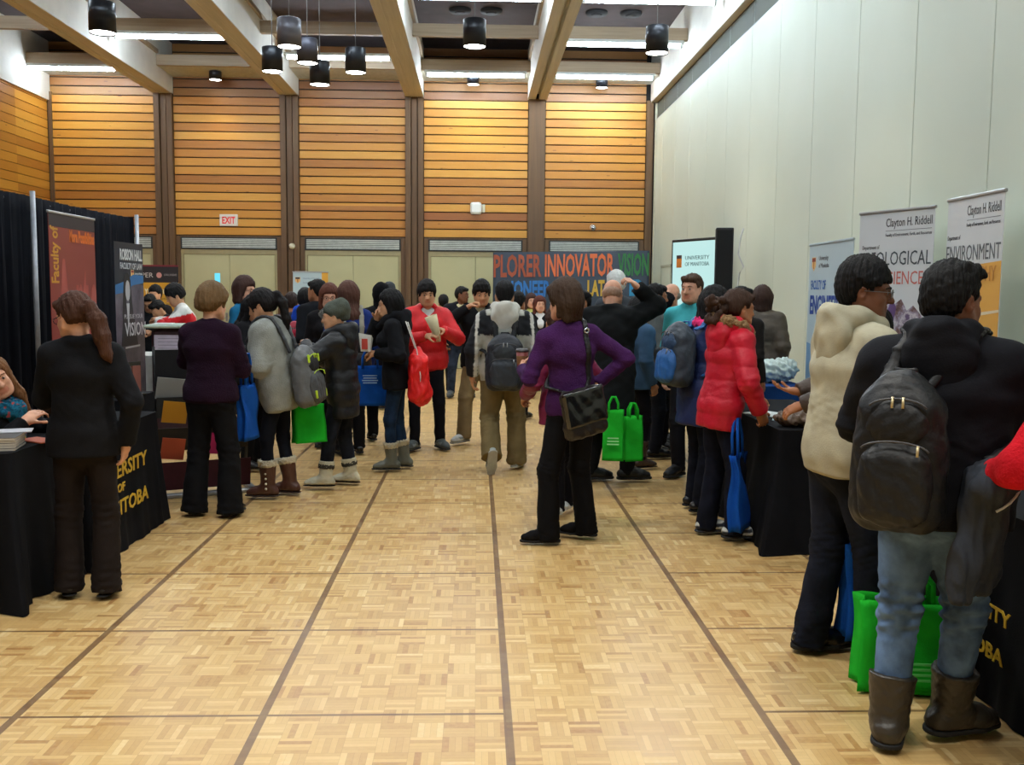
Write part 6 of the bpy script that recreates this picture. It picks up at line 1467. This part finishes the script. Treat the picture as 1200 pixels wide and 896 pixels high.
b = MB(); rp = hg[13]; b.lathe([(.016, -.004), (.020, 0), (.016, .004), (.010, .004), (.008, 0), (.010, -.004), (.016, -.004)], 16, Matrix.Translation(rp - fw * .014) @ (Matrix(np.stack([xa, u, -fw], 1)).to_4x4()), close=False); b.build('buckle', mat('buckle_silver', C(190, 192, 196), .25, .9, var=0), o)
# coffee cup
w_ = wpt(main, main['J']['WL'] + np.array((.03, .10, .02)))
o = empty('coffee_cup', (w_[0], w_[1], w_[2] - .03), 0, 'red and brown paper coffee cup with a dark lid in the purple sweater woman\'s hand', 'cup')
b = MB(); b.lathe([(.030, 0), (.031, .002), (.041, .115), (.0, .115)], 24); b.build('cup_body', mat('cup_red', C(116, 30, 26), .5), o)
b = MB(); b.lathe([(.0335, .03), (.0385, .085)], 24, close=False); b.build('cup_sleeve', mat('cup_sleeve', C(120, 84, 52), .8), o)
b = MB(); b.lathe([(.043, .112), (.044, .120), (.040, .124), (.038, .132), (0, .131)], 24); b.build('lid', mat('cup_lid', C(56, 54, 58), .4), o)
# food packs, phone, paper, held by people
w_ = wpt(girl, girl['J']['WL'] + np.array((.0, .09, .04)))
o = empty('food_carton', w_, 88, 'white food carton in the hand of the eating girl', 'carton'); b = MB()
b.add([(-.03, -.04, -.02), (.03, -.04, -.02), (.03, .04, -.02), (-.03, .04, -.02), (-.045, -.055, .12), (.045, -.055, .09), (.045, .055, .12), (-.045, .055, .14)], [(0, 3, 2, 1), (0, 1, 5, 4), (1, 2, 6, 5), (2, 3, 7, 6), (3, 0, 4, 7), (4, 5, 6, 7)]); b.build('carton_body', mat('carton_white', C(226, 230, 226), .6), o)
b = MB(); b.box(-.046, -.036, -.02, .03, .0, .09); b.build('printed_side', mat('carton_red', C(200, 70, 56), .6), o)
w_ = wpt(redboy, (redboy['J']['WL'] + redboy['J']['WR']) / 2 + np.array((0, .06, .02)))
o = empty('paper_cone', w_, 196, 'kraft paper food cone held by the boy in the red jacket', 'food'); o.rotation_euler.y = .35
b = MB(); b.lathe([(.012, -.10), (.035, -.02), (.062, .16), (.058, .16), (.0, .04)], 20, close=False); b.build('cone_paper', mat('kraft_pale', C(196, 186, 150), .8, bump=.4), o)
b = MB(); b.tube([(-.03, .0, .06), (-.02, .01, .13), (.02, .0, .15)], .012, 6); b.build('paper_tip', mat('kraft_pale', C(196, 186, 150), .8, bump=.4), o)
q = papers('handout', 'white handout in the hands of the poncho girl', -1.74, 7.27, 1.07, 20, .18, .24, .002, (222, 226, 224)); q.rotation_euler = (.35, .2, .4)
q = papers('handout', 'folded white flyer held by the kid in the beanie', -1.52, 7.82, 1.17, 70, .09, .16, .004, (214, 218, 214)); q.rotation_euler = (.9, .1, 1.4)
# dark jacket folded over the arm at the frame edge
o = world_empty('draped_jacket', edge, 'charcoal jacket with white piping hung over the forearm at the frame edge', 'jacket')
E_, W_ = edge['J']['EL'], edge['J']['WL']; f = Field()
f.rc(E_ * .35 + W_ * .65 + np.array((0, 0, -.02)), W_ + np.array((-.02, .0, .0)), .060, .056, k=.05)
for i in range(8):
    a = W_ * (1 - i * .06) + E_ * (i * .06) + np.array((-.03, 0, -.05)); b_ = a + np.array((-.12 + .03 * i, -.04 + .02 * i, -.27 - .04 * ((i * 3) % 4) / 2))
    f.rc(a, b_, .044, .026 + .006 * (i % 3), k=.035)
sculpt(f, 'jacket_cloth', fabric('charcoal_shell', C(52, 56, 64), 'cloth'), o, .007, wrinkle=.012, wl=.085, wsc=(1.3, 1.3, .35), seed=21)
pp = f.hug([W_ + np.array((-.10 + .03 * i, -.16, -.10 + .018 * i)) for i in range(7)], .006, 14)
b = MB(); b.tube([tuple(x) for x in pp], .004, 6); b.build('piping', mat('piping_white', C(190, 192, 196), .5, var=0), o)
# waist-level yellow handle in the red puffer girl's hand
w_ = wpt(redgirl, redgirl['J']['WL'])
# ------------------------------------------------------------------ camera, exposure
yaw, pitch, roll, fpx, ch = .0365, .0922, .0084, 1135.0, 1.5713
cd = D.cameras.new('camera'); cam = D.objects.new('camera', cd); COL.objects.link(cam); SC.camera = cam
cd.sensor_fit = 'HORIZONTAL'; cd.sensor_width = 36; cd.lens = 36 * fpx / 1200; cd.clip_start = .05; cd.clip_end = 100
Rc = Matrix.Rotation(-yaw, 3, 'Z') @ Matrix.Rotation(math.pi / 2 - pitch, 3, 'X') @ Matrix.Rotation(1 * roll, 3, 'Z')
cam.matrix_world = Matrix.Translation((0, 0, ch)) @ Rc.to_4x4()
wd = D.worlds.new('world'); SC.world = wd; wd.use_nodes = True
wd.node_tree.nodes['Background'].inputs[0].default_value = (.5, .6, .75, 1); wd.node_tree.nodes['Background'].inputs[1].default_value = .3
SC.view_settings.view_transform = 'Standard'; SC.view_settings.look = 'None'; SC.view_settings.gamma = 1; SC.view_settings.use_curve_mapping = False
SC.view_settings.exposure = 0.8
SC.cycles.max_bounces = 6; SC.cycles.diffuse_bounces = 4; SC.cycles.glossy_bounces = 3; SC.cycles.caustics_reflective = False; SC.cycles.caustics_refractive = False
SC.cycles.sample_clamp_indirect = 6
